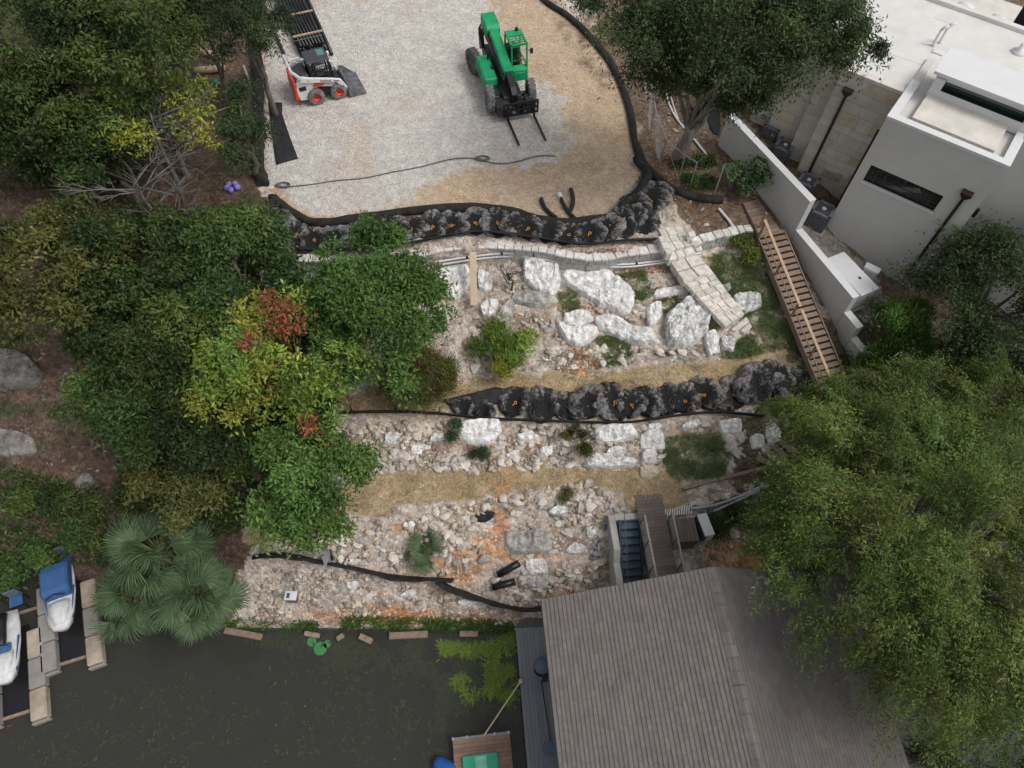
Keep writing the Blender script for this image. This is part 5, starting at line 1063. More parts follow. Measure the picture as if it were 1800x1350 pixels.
# lower deck boards beside the roof
da, db = bl(906, 1104, .6), bl(930, 1350, .6); xa = min(da.x, db.x)
ramp = [bl(u, v, .66) for u, v in ((905, 1103), (950, 1100))]
dk = thing('boat_dock', 'long grey boarded dock running along the side of the boathouse', 'dock', (BO.x, BO.y, .6), BA)
nb = 16; x = da.x
for k in range(nb):
    MB().box((x + .075 + k * .152, da.y - 7.5, -.03), (.144, 15, .05)).build('deck_board', 'deck_grey', dk)
MB().box((x + nb * .076, da.y - 7.5, -.16), (nb * .152 - .1, 15, .2)).build('frame', 'siding', dk)
for y in (0, -4, -8, -12): MB().tube([(x + .2, da.y - .4 + y, -2.4), (x + .2, da.y - .4 + y, -.1)], .12, 10).build('pile', 'old_wood', dk)
lo = thing('shore_pad', 'dark concrete pad at the landward end of the grey dock', 'paving', (P(930, 1080, .75))); mb = MB(); mb.slab([P(u, v, .72) for u, v in ((908, 1102), (940, 1066), (962, 1056), (980, 1095), (952, 1100))], .5); mb.build('slab', mat('concrete_dark', (.10, .098, .095), .9, .15, 3), lo, world=True)
# covered grill and cleat bench on the dock
p = P(951, 1176, .6); t = thing('covered_grill', 'grill under a domed blue grey cover standing on the dock', 'grill', p, BA); MB().lathe([(.02, 1.12), (.2, 1.08), (.30, .95), (.33, .75), (.33, .7)], (0, 0, 0), (0, 0, 1), 18).build('cover', 'cover_blue', t, True); MB().lathe([(.3, 0), (.24, .1), (.2, .5), (.3, .7)], (0, 0, 0), (0, 0, 1), 14).build('stand', 'black_paint', t, True); MB().box((.1, -.35, .35), (.2, .3, .7)).build('side_shelf', 'black_paint', t)
p = P(966, 1318, .6); t = thing('dock_bench', 'small dark bench tucked under the boathouse eave on the dock', 'bench', p, BA); MB().box((.1, 0, .42), (.7, .35, .06)).build('seat', 'cover_blue', t); 
for s in (-.2, .35): MB().box((s, 0, .2), (.07, .3, .4)).build('leg', 'black_paint', t)
a, b_ = P(951, 1196, .66), P(968, 1302, .66); tag(MB().tube([a, b_], .02, 6).build('dock_cable', 'black_plastic'), 'thin black cable stretched along the grey dock boards', 'cable')
# bridge to the upper floor
zb = 4.25; p0, p1 = bl(1115, 870, zb), bl(1160, 868, zb); bx0 = p0.x; bx1 = bx0 + 1.12; yb0 = p0.y; yb1 = -1.0
br = thing('footbridge', 'brown boarded footbridge with cable railings leading into the boathouse', 'bridge', (BO.x, BO.y, 0), BA)
k = int((yb0 - yb1) / .145)
for i in range(k): y = yb0 - (i + .5) * .145; MB().box(((bx0 + bx1) / 2, y, zb - .02), (bx1 - bx0, .138, .04)).build('deck_board', 'deck_brown', br)
for x in (bx0 + .08, bx1 - .08): MB().box((x, (yb0 + yb1) / 2, zb - .17), (.08, yb0 - yb1 - .1, .24)).build('beam', 'siding', br)
yr = bl(1135, 905, zb + 1).y
for x in (bx0 + .02, bx1 + .0):
    MB().bar((x, yr, zb + 1.0), (x, yb1, zb + 1.0), .07, .035).build('top_rail', 'float_grey', br)
    for y in np.linspace(yr, yb1, 5): MB().bar((x, y, zb - .1), (x, y, zb + 1.0), .045).build('post', 'siding', br)
    for z in (.2, .4, .6, .8): MB().tube([(x, yr, zb + z), (x, yb1, zb + z)], .006, 4).build('cable', 'galv', br)
# concrete stair pit with blue steel stair
cp = thing('concrete_walls', 'grey concrete retaining walls framing the blue steel stair', 'wall', (BO.x, BO.y, 0), BA)
w0, w1 = bl(1070, 910, 4.0), bl(1128, 905, 4.0); xl = w0.x; yt = w0.y
MB().prism([(yt + .1, 1.0), (yt + .1, 4.0), (yt - 1.35, 4.0), (yt - 1.75, 3.45), (-.9, 3.3), (-.9, 1.0)], 'x', xl, xl + .26).build('side_wall', 'concrete', cp); MB().box(((xl + bx0) / 2 + .25, yt - .02, 2.6), (bx0 - xl + .0, .26, 2.84)).build('back_wall', 'concrete', cp); MB().box((bx1 + .55, (yt - 1.2 + yb1) / 2 - .2, 2.1), (.25, 1.9, 3.4)).build('side_wall', 'concrete', cp)
sx0, sx1 = xl + .42, xl + 1.22; stp = thing('steel_stair', 'blue grey steel stair descending between concrete walls to the dock', 'stairs', (BO.x, BO.y, 0), BA); NS = 15
for i in range(NS):
    y = yt - .35 - i * .27; z = 3.85 - i * .185; MB().box(((sx0 + sx1) / 2, y, z), (sx1 - sx0 - .05, .25, .045)).build('tread', 'steel_blue', stp, bevel=.006); MB().box(((sx0 + sx1) / 2, y - .12, z - .03), (sx1 - sx0 - .05, .03, .07)).build('nosing', 'steel_blue', stp)
ya, yz = yt - .1, yt - .35 - NS * .27
for x in (sx0 - .02, sx1 + .02): MB().bar((x, ya, 3.98), (x, yz, 3.85 - NS * .185), .05, .26).build('stringer', 'steel_blue', stp)
for x in (sx0 + .08, sx1 + .05):
    MB().bar((x, ya, 4.85), (x, yz, 3.85 - NS * .185 + .9), .03).build('handrail', 'steel_blue', stp)
    for i in range(0, NS, 3): MB().bar((x, yt - .35 - i * .27, 3.85 - i * .185), (x, yt - .35 - i * .27, 4.75 - i * .185), .025).build('baluster', 'steel_blue', stp)
# side deck, mini split, grille, conduits
q0, q1 = bl(1186, 912, 4.2), bl(1222, 950, 4.2); sdk = thing('side_deck', 'small brown boarded side deck attached beside the footbridge', 'deck', (BO.x, BO.y, 0), BA)
n_ = 7; ww = 1.05 / n_
for i in range(n_): MB().box((bx1 + .12 + ww * (i + .5), (q0.y + q1.y) / 2, 4.13), (ww - .01, q0.y - q1.y, .04)).build('deck_board', 'deck_brown', sdk)
MB().box((bx1 + .645, (q0.y + q1.y) / 2, 3.6), (1.02, q0.y - q1.y - .06, 1.0)).build('skirt', 'siding', sdk)
g0_, g1_ = bl(1168, 900, 4.1), bl(1215, 902, 4.1); gr = thing('vent_grating', 'pale slatted grating behind the side deck', 'grating', (BO.x, BO.y, 0), BA)
for i in range(12): x = g0_.x + (g1_.x - g0_.x) * i / 11; MB().bar((x, g0_.y - .15, 4.05), (x + .1, g0_.y + .2, 4.05), .045, .06).build('slat', 'gen_white', gr)
p = P(1238, 948, 3.55); t = thing('mini_split_unit', 'white mini split condenser beside the side deck', 'air conditioner', p, BA + R(8)); MB().box((0, .35, .42), (.42, .95, .75)).build('body', 'gen_white', t, bevel=.02); MB().box((-.16, .35, .45), (.12, .96, .6)).build('side_grille', 'ac_dark', t); 
for s in (0, .7): MB().box((0, s, .02), (.4, .06, .06)).build('foot', 'black_paint', t)
for k, (px, l) in enumerate(((((1212, 898), (1250, 894), (1290, 880), (1330, 862), (1345, 853)), 'upper grey conduit curving from the side deck to the rocks'), (((1245, 905), (1270, 895), (1300, 880), (1330, 866), (1348, 856)), 'lower grey conduit curving from the side deck to the rocks'))): pipe(l, list(px), .055, 'grey_pvc', 'conduit', dz=.25)
pipe('blue hose looping down the concrete wall', [(1069, 918), (1060, 935), (1050, 955), (1040, 980)], .022, 'barrel_blue', 'hose', 'hose', dz=.08)
# ---------------------------------------------------------------- floating dock, pole, barrel
fd = P(800, 1350, .35); ft = thing('floating_dock', 'small brown floating dock beside the boathouse', 'dock', (P(845, 1294, .35)), R(8)); 
for i in range(16): MB().box((.02, -.12 - i * .152, -.0), (2.25, .144, .05)).build('deck_board', 'dock_brown', ft)
MB().box((.02, .0, -.03), (2.3, .1, .16)).build('edge_beam', 'float_grey', ft); MB().box((.02, -1.25, -.22), (2.1, 2.3, .34)).build('float', 'siding', ft)
for x in (-1.1, -.55, .55, 1.1): MB().box((x, .02, .06), (.05, .1, .03)).build('bracket', 'galv', ft)
p = P(845, 1345, .38); t = thing('green_paddle_board', 'faded green paddle board lying on the floating dock', 'board', p, R(8)); mb = MB(); pr = [(-.68, .38), (.66, .40), (.70, .2), (.68, -1.6), (-.66, -1.6), (-.70, .2)]; mb.prism(pr, 'z', .03, .12); mb.build('deck', 'green_tarp', t, bevel=.03); MB().prism([(-.2, .3), (.25, .3), (.2, -1.5), (-.15, -1.5)], 'z', .12, .128).build('worn_patch', mat('worn_green', (.18, .45, .34), .6, .3, 2), t)
p = P(783, 1348, .1); tag(MB().lathe([(.05, -.45), (.28, -.43), (.3, -.2), (.29, 0), (.3, .2), (.28, .43), (.05, .45)], p, (.9, -.35, .15), 16).build('barrel', 'barrel_blue', None, True), 'blue plastic barrel floating beside the brown dock', 'barrel')
a, b_ = P(850, 1294, .45), P(914, 1199, .7); tag(MB().tube([a, b_], .03, 8).build('mooring_pole', 'timber_pale'), 'pale mooring pole bridging the floating dock and the grey dock', 'pole'); p = P(915, 1198, .62); tag(MB().box(p + Vector((0, 0, .06)), (.16, .16, .12)).build('cleat_block', 'timber_pale', bevel=.02), 'small pale wooden block at the dock end of the pole', 'block')
# ---------------------------------------------------------------- watercraft on drive on floats
def loft(rings, close=True):
    mb = MB(); n_ = len(rings[0]); vs = [p for r_ in rings for p in r_]; fs = []
    for i in range(len(rings) - 1):
        for k in range(n_): fs.append((i * n_ + k, i * n_ + (k + 1) % n_, (i + 1) * n_ + (k + 1) % n_, (i + 1) * n_ + k))
    fs += [tuple(range(n_))[::-1], tuple((len(rings) - 1) * n_ + k for k in range(n_))]; return mb.add(vs, fs)
def watercraft(u, v, hd, label, cover, flabel):
    p = P(u, v, .3); t = thing('watercraft', label, 'watercraft', (p.x, p.y, .3), hd)
    sec = lambda w, zt, zb_, x: [(x, -w, zt), (x, -w * .98, zt - .12), (x, -w * .6, zb_ + .1), (x, 0, zb_), (x, w * .6, zb_ + .1), (x, w * .98, zt - .12), (x, w, zt), (x, w * .5, zt + .05), (x, 0, zt + .07), (x, -w * .5, zt + .05)]
    loft([sec(.5, .5, .05, -1.4), sec(.58, .55, .0, -.8), (sec(.6, .6, .0, 0)), sec(.55, .68, .02, .7), sec(.44, .74, .12, 1.25), sec(.27, .76, .35, 1.55)]).build('hull', 'hull_white', t, True, bevel=0)
    loft([sec(.4, .62, .5, .25), sec(.42, .82, .5, .5), sec(.36, .86, .5, .9), sec(.2, .8, .5, 1.4)]).build('bow_deck', 'hull_white', t, True)
    MB().prism([(-.2, -.6), (1.2, -.46), (1.2, -.43), (-.2, -.57)], 'z', .58, .7).build('stripe', 'blue_vinyl', t); MB().prism([(-.2, .6), (1.2, .46), (1.2, .43), (-.2, .57)], 'z', .58, .7).build('stripe', 'blue_vinyl', t)
    if cover:
        mb = MB(); mb.prism([(-1.35, .55), (-1.3, 1.0), (-.9, 1.12), (-.1, 1.12), (.15, 1.0), (.2, .6)], 'y', -.56, .56); mb.build('seat_cover', 'blue_vinyl', t, bevel=.08)
    else:
        loft([sec(.2, .75, .5, -1.3), sec(.22, .9, .5, -.8), sec(.2, .88, .5, -.2), sec(.16, .95, .5, .2)]).build('seat', 'black_paint', t, True); MB().box((.25, 0, .95), (.3, .9, .16)).build('cowl', 'blue_vinyl', t, bevel=.05)
    MB().tube([(.22, -.38, 1.02), (.12, 0, 1.06), (.22, .38, 1.02)], .03, 8).build('handlebar', 'black_paint', t)
    f_ = thing('float_dock', flabel, 'dock', (p.x, p.y, .05), hd)
    for s, x0, mt in ((-1, -.9, 'float_grey'), (1, -.5, 'float_tan')):
        for k in range(3):
            a0 = x0 + k * 1.25; MB().box((a0 + .62, s * .88, .14), (1.22, .62, .42)).build('pontoon', mt if k != 1 else 'float_grey', f_, bevel=.05)
        MB().box((x0 + 3.8, s * .88, .08), (.12, .66, .3)).build('bumper', 'float_grey', f_, bevel=.04)
    for x in (-1.6, 2.6): MB().bar((x, -1.15, .05), (x + .15, 1.15, .05), .12, .1).build('cross_beam', 'old_wood', f_)
    MB().box((.9, 0, .0), (3.6, 1.1, .06)).build('cradle', 'black_plastic', f_)
watercraft(118, 1052, R(-66), 'white watercraft with a blue seat cover nearer the palm', True, 'tan and grey float dock under the watercraft with the blue cover')
watercraft(22, 1140, R(-66), 'white watercraft with a blue cowl and bare black seat', False, 'longer tan and grey float dock under the uncovered watercraft')
for u, v, l in ((125, 983, 'dark blue folded chair on the shore behind the covered watercraft'), (38, 1060, 'dark blue folded chair on the shore behind the uncovered watercraft')):
    p = P(u, v, .5); t = thing('folding_chair', l, 'chair', p, R(25)); MB().box((0, 0, .42), (.5, .5, .05)).build('seat', 'blue_vinyl', t); MB().box((0, .24, .7), (.5, .05, .5)).build('backrest', 'cover_blue', t)
    for a in (-.22, .22):
        for b_ in (-.22, .22): MB().box((a, b_, .1), (.04, .04, .62)).build('leg', 'black_paint', t)
# ---------------------------------------------------------------- shore timbers and small things on the lower bank
for a, b_, r, l in (((395, 1108), (460, 1120), .13, 'weathered timber log floating at the palm side of the shore'), ((535, 1113), (562, 1118), .1, 'short sunken plank by the lily pads'), ((632, 1118), (654, 1128), .12, 'tilted stub of timber at the waterline'), ((684, 1118), (752, 1115), .14, 'long shore timber below the orange bank'), ((808, 1114), (840, 1114), .12, 'short shore timber beside the dock weeds'), ((592, 1124), (604, 1116), .1, 'grey plank end poking from the water')):
    p, q = P(*a, .08), P(*b_, .1); tag(MB().bar(p, q, r * 2, r * 1.4).build('shore_timber', 'old_wood', None, bevel=.02), l, 'timber')
p = G(517, 1054); t = thing('utility_pedestal', 'small white capped pedestal with a rod standing on the lower bank', 'pedestal', p); MB().box((0, 0, .3), (.4, .3, .5)).build('post', 'steel_worn', t); MB().box((0, 0, .6), (.5, .38, .14)).build('cap', 'gen_white', t, bevel=.03); MB().box((-.08, -.02, .68), (.12, .2, .03)).build('label', 'ac_dark', t); MB().tube([(.05, .1, .3), (.2, .9, .9)], .025, 6).build('rod', 'galv', t)
p = G(582, 985); t = thing('metal_bracket', 'bent galvanised bracket caught on the lower silt fence', 'bracket', p); MB().box((-.75, .12, .55), (1.5, .16, .03)).build('arm', 'galv', t); MB().prism([(-.25, .5), (0, .5), (-.02, -.2)], 'x', -.02, .02).build('plate', 'galv', t); MB().bar((.05, 0, -.1), (.1, .15, .9), .05).build('stake', 'black_plastic', t); MB().prism([(-.3, .0), (.0, .05), (-.03, -.55)], 'z', .5, .53).build('gusset', 'galv', t)
a, b_ = G(463, 975), G(468, 940); tag(MB().tube([a, a + Vector((.1, .2, 1.4))], .015, 6).build('marker_rod', 'galv'), 'thin leaning metal rod at the palm end of the silt fence', 'rod')
for a, b_, l in (((352, 98), (410, 108), 'pale peeled log on the red soil among the trees'), ((345, 132), (398, 124), 'tan log below the pale peeled log')):
    p, q = G(*a, .2), G(*b_, .2); tag(MB().tube([p, p.lerp(q, .5), q], [.2, .18, .17], 12).build('log', 'timber', None, True), l, 'log')
p = G(373, 152); tag(MB().lathe([(.17, 0), (.2, .35), (.21, .37), (.18, .37), (.15, .05)], p, (.7, .3, .6), 16).build('bucket', 'green_tarp', None, True), 'green bucket tipped over near the logs', 'bucket')
p = G(409, 332); t = thing('purple_toy', 'crumpled purple plastic object beside the silt sock end', 'debris', p)
for k in range(5): MB().lathe([(.04, 0), (.16, .06), (.12, .2), (.03, .24)], (.16 * math.cos(k * 1.25), .14 * math.sin(k * 1.25), .05), (math.cos(k), math.sin(k), .8), 10).build('piece', mat('purple', (.28, .24, .62), .6, .2) if 'purple' not in MATS else 'purple', t, True)
p = G(437, 140); tag(MB().box(p + Vector((0, 0, .3)), (.9, .1, .5), Matrix.Rotation(R(-65), 3, 'Z')).build('concrete_panel', 'concrete'), 'pale panel leaning by the silt sock under the juniper', 'panel')
# ================================================================ vegetation
m, n, b, out = newmat('leaf'); a = n.nodes.new('ShaderNodeAttribute'); a.attribute_name = 'Col'
n.links.new(a.outputs['Color'], b.inputs['Base Color']); b.inputs['Roughness'].default_value = .55; b.inputs['Specular IOR Level'].default_value = .25
tl = N(n, 'ShaderNodeBsdfTranslucent'); n.links.new(a.outputs['Color'], tl.inputs[0]); ms = N(n, 'ShaderNodeMixShader'); ms.inputs[0].default_value = .28
n.links.new(b.outputs[0], ms.inputs[1]); n.links.new(tl.outputs[0], ms.inputs[2]); n.links.new(ms.outputs[0], out.inputs['Surface'])
mat('bark', (.15, .125, .105), .95, .4, 6, .9, 18, stretch=(1, 1, .25)); mat('bark_grey', (.24, .22, .20), .95, .35, 6, .8, 18, stretch=(1, 1, .25)); mat('bark_dead', (.145, .132, .12), .9, .25, 6, .6, 18)
PAL = dict(dark=[(.046, .078, .022), (.035, .06, .019), (.064, .09, .026), (.085, .115, .03)], mid=[(.075, .135, .035), (.06, .108, .031), (.10, .155, .04)], bright=[(.10, .185, .045), (.13, .215, .05), (.08, .155, .04)], yellow=[(.30, .31, .05), (.24, .28, .05), (.15, .21, .05)],
           olive=[(.105, .115, .034), (.085, .10, .03), (.13, .13, .038)], cyp=[(.13, .19, .046), (.11, .17, .042), (.16, .205, .052), (.095, .148, .038), (.17, .20, .054)], oak=[(.06, .092, .034), (.048, .075, .03), (.08, .11, .038)], maple=[(.21, .28, .045), (.15, .245, .05), (.26, .28, .05), (.18, .27, .05)],
           palm=[(.10, .155, .08), (.13, .185, .08), (.08, .13, .07)], bush=[(.09, .16, .065), (.13, .21, .09), (.07, .125, .05)], rust=[(.21, .15, .06), (.16, .135, .055), (.12, .12, .05)], juni=[(.058, .088, .034), (.075, .10, .036), (.045, .07, .03)], bamb=[(.10, .19, .04), (.13, .22, .045), (.07, .14, .035)], moss=[(.11, .14, .04), (.14, .155, .045), (.18, .14, .055)])
def leaves(cen, rad, ncl, lpc, L, Wd, cr, pal, seed, shell=.5, droop=.2, zmin=-.35, lump=.45, accent=None, cz=.6, updir=False, per=7, clump=.15, frond=0.0):
    rg = np.random.default_rng(seed); cen = np.array(cen, float); rad = np.array(rad, float); pal = np.array(pal)
    d = rg.normal(size=(ncl * 3, 3)); d /= np.linalg.norm(d, axis=1)[:, None]; d = d[d[:, 2] > zmin][:ncl]; ncl = len(d)
    lob = 1 + lump * 2 * fbm(d[:, 0] * 1.7 + seed * 3.1, d[:, 1] * 1.7 + d[:, 2] * 1.3, seed, 3)
    r = (shell + (1 - shell) * rg.random(ncl) ** .6) * lob; r[rg.random(ncl) < .10] *= 1.2; cc = cen + d * rad * r[:, None]
    nt = max(3, int(ncl / per)); tip = rg.integers(0, nt, ncl); tips = cc[:nt]; sp = rg.normal(size=(ncl, 3)) * (rad.mean() * clump); sp[:, 2] *= .5; cc = tips[tip] + sp    # twigs gather on boughs
    cr_i = cr * rg.uniform(.6, 1.4, ncl); idx = np.repeat(np.arange(ncl), lpc); M = len(idx)
    off = rg.normal(size=(M, 3)) * .55 * cr_i[idx][:, None]; off[:, 2] *= cz; 
    if frond:                                   # sprays: each cluster drawn out along its bough, tips hanging
        fd = cc - cen; fd /= np.linalg.norm(fd, axis=1)[:, None] + 1e-6; fd += rg.normal(size=fd.shape) * .45; fd[:, 2] -= .5; fd /= np.linalg.norm(fd, axis=1)[:, None]
        al = rg.normal(size=M) * frond * cr_i[idx]; off = off * .42 + fd[idx] * al[:, None]
    p = cc[idx] + off
    if droop: p[:, 2] -= droop * cr * (np.linalg.norm(off[:, :2], axis=1) / cr) ** 2
    ax = off / (np.linalg.norm(off, axis=1)[:, None] + 1e-6) * .8 + rg.normal(size=(M, 3)) * .6; ax[:, 2] -= droop * 1.2
    if updir: ax[:, 2] += 1.2
    ax /= np.linalg.norm(ax, axis=1)[:, None]
    nn = rg.normal(size=(M, 3)) * .55; nn[:, 2] += 1.0; sd = np.cross(ax, nn); sd /= np.linalg.norm(sd, axis=1)[:, None] + 1e-6
    l = L * rg.uniform(.45, 1.6, M)[:, None]; w = Wd * rg.uniform(.7, 1.3, M)[:, None]
    up = np.cross(sd, ax)
    V = np.stack([p - ax * l * .5, p + sd * w * .5 + up * w * .12, p + ax * l * .5 - up * l * .08, p - sd * w * .5 + up * w * .12], 1).reshape(-1, 3)
    tb = rg.uniform(.68, 1.35, nt); pick = pal[rg.integers(0, len(pal), nt)][tip]; br = tb[tip] * rg.uniform(.8, 1.2, ncl)
    col = pick[idx] * br[idx][:, None] * rg.uniform(.75, 1.25, M)[:, None]
    if accent:
        frac, ac = accent; sel = (rg.random(nt) < frac)[tip][idx] & (rg.random(M) < .8); col[sel] = np.array(ac) * rg.uniform(.6, 1.2, sel.sum())[:, None]
    return V, np.repeat(col, 4, 0), cc
def leafobj(name, parts, parent):
    V = np.concatenate([p[0] for p in parts]); K = np.concatenate([p[1] for p in parts]); 
    if parent is not None: V = V - np.array(parent_world(parent))
    F = np.arange(len(V)).reshape(-1, 4); me = npmesh(name, V, F, np.clip(K, 0, .6)); return link(name, me, 'leaf', parent)
def limbs(parent, base, top, r0, ccs, nb, bark, seed, name='trunk', lean=None, wig=.3):
    rg = random.Random(seed); base = Vector(base); top = Vector(top); mb = MB(); pts = []; rs = []
    for i in range(7):
        t = i / 6; p = base.lerp(top, t) + Vector((rg.uniform(-wig, wig), rg.uniform(-wig, wig), 0)) * (t * (1 - t) * 2); pts.append(p); rs.append(r0 * (1.25 - .95 * t if i else 1.5))
    pts[0] = base - Vector((0, 0, .3)); mb.tube(pts, rs, 10); tr = mb.build(name, bark, parent, True, world=True)
    sel = [ccs[int(k)] for k in np.linspace(0, len(ccs) - 1, nb)] if len(ccs) else []
    for k, c in enumerate(sel):
        c = Vector(c); t = rg.uniform(.35, .95); s = base.lerp(top, t); m_ = s.lerp(c, .5) + Vector((rg.uniform(-.3, .3), rg.uniform(-.3, .3), rg.uniform(-.1, .4))); m2 = s.lerp(c, .8) + Vector((rg.uniform(-.2, .2), rg.uniform(-.2, .2), 0))
        MB().tube([s, m_, m2, c], [r0 * .45, r0 * .3, r0 * .18, r0 * .06], 6).build('branch', bark, parent, True, world=True)
    return tr
def tree(name, label, cat, u, v, h, rx, ry, rz, ncl, lpc, L, Wd, cr, pal, seed, bark='bark', r0=.16, nb=9, base=None, group=None, extra=(), **kw):
    zc = Z(u, v) + h; c = P(u, v, zc)
    bz = Vector((c.x, c.y, 0)) if base is None else base.copy()
    if base is None: bz.z = HZ(c.x, c.y)
    t = thing(name, label, cat, bz, 0, group); lv = [leaves(c, (rx, ry, rz), ncl, lpc, L, Wd, cr, PAL[pal], seed, **kw)]
    for (du, dv, dh, ex, ey, ez, n2) in extra:
        c2 = P(u + du, v + dv, zc + dh); lv.append(leaves(c2, (ex, ey, ez), n2, lpc, L, Wd, cr, PAL[pal], seed + n2, **kw))
    leafobj('crown' if cat == 'tree' else 'foliage', lv, t)
    ccs = np.concatenate([l[2] for l in lv])
    limbs(t, bz, c + Vector((0, 0, -rz * .15 if cat == 'tree' else -rz * .5)), r0, ccs, nb, bark, seed, 'trunk' if cat == 'tree' else 'stem')
    return t
T = tree
# --- the big bald cypress on the right
T('cypress_tree', 'huge feathery green cypress overhanging the boathouse roof', 'tree', 1635, 955, 6.5, 5.1, 5.9, 3.4, 1750, 95, .13, .034, .52, 'cyp', 5, r0=.4, nb=30, droop=.3, shell=.35, lump=.22, cz=.6, per=9, clump=.08, frond=.75, extra=((-180, -200, -.5, 1.7, 1.8, 1.5, 170), (-70, -265, -.5, 1.9, 1.5, 1.4, 140), (120, -230, 0, 2.6, 2.2, 1.8, 200), (150, 210, 0, 3.0, 2.8, 1.8, 240), (-235, 5, -1.0, 1.2, 1.6, 1.2, 110)))
# --- live oak by the house
ob = G(1190, 283)
ok = thing('live_oak', 'dark live oak with a leaning grey trunk between the pad and the house', 'tree', ob); oc = P(1265, 50, 16.5)
ov = [leaves(oc, (4.5, 2.9, 1.8), 480, 115, .14, .055, .5, PAL['oak'], 15, droop=.25, shell=.35, lump=.3), leaves(P(1115, 25, 16.0), (2.4, 2.3, 1.5), 170, 100, .15, .06, .48, PAL['oak'], 16, droop=.25), leaves(P(1440, 40, 16.8), (2.2, 1.7, 1.2), 150, 95, .14, .055, .42, PAL['oak'], 17, droop=.5, shell=.3), leaves(P(1165, 120, 14.2), (1.4, 1.4, 1.0), 85, 95, .15, .06, .45, PAL['oak'], 18, droop=.3), leaves(P(1305, 150, 14.2), (1.3, 1.2, 1.1), 90, 95, .15, .06, .42, PAL['oak'], 19, droop=.5), leaves(P(1505, 85, 16.2), (.8, .7, .9), 26, 80, .14, .055, .34, PAL['oak'], 20, droop=.8)]
leafobj('crown', ov, ok); occ = np.concatenate([l[2] for l in ov])
limbs(ok, ob, P(1252, 130, 14.0), .27, occ, 22, 'bark_grey', 3, wig=.2); limbs(ok, ob + Vector((.25, .15, 0)), P(1268, 125, 13.6), .2, occ[5:], 6, 'bark_grey', 8, 'trunk')
# --- other trees, right side
T('evergreen_tree', 'dark grey green evergreen against the house wall', 'tree', 1745, 530, 3.5, 2.3, 2.7, 2.0, 270, 95, .15, .06, .5, 'oak', 25, r0=.2, lump=.4, extra=((50, -90, .6, 1.2, 1.2, 1.0, 60), (20, 120, -1, 1.8, 1.4, 1.2, 70)))
T('bamboo_clump', 'bright green feathery bamboo clump at the end of the stepped wall', 'shrub', 1580, 585, 1.6, .8, 1.5, 1.3, 110, 80, .26, .05, .42, 'bamb', 26, nb=7, r0=.05, updir=True, extra=((25, -55, .1, .5, .7, .7, 36), (-20, 60, -.5, .7, .8, .8, 45)))
T('round_bush', 'round glossy green bush against the tall garden wall', 'shrub', 1312, 305, 1.0, .85, .75, .7, 70, 70, .17, .07, .24, 'bush', 27, nb=6, r0=.05, shell=.55, lump=.2)
for i, (u, v, r, p, l) in enumerate(((1222, 285, .7, 'dark', 'low dark green weed clump beside the oak trunk'), (1232, 315, .6, 'mid', 'sparse grey green weed clump below the oak'), (1310, 430, .8, 'yellow', 'yellowing weed clump at the foot of the short stone wall'), (1770, 690, 2.2, 'olive', 'olive shrub below the evergreen by the house'), (1640, 640, 1.6, 'dark', 'shadowed shrub between the evergreen and the cypress'), (1590, 1330, 2.0, 'dark', 'dark shrub at the lake end of the cypress'), (1760, 1310, 2.4, 'mid', 'green shrub under the lake side of the cypress'), (1290, 915, .9, 'dark', 'dark weeds under the grey conduits'))):
    T('weed_clump' if r < 1 else 'shrub', l, 'shrub', u, v, r * .3, r, r * .8, r * .55, int(36 * r) + 14, 60, .16, .05, .28, p, 40 + i, nb=4, r0=.03)
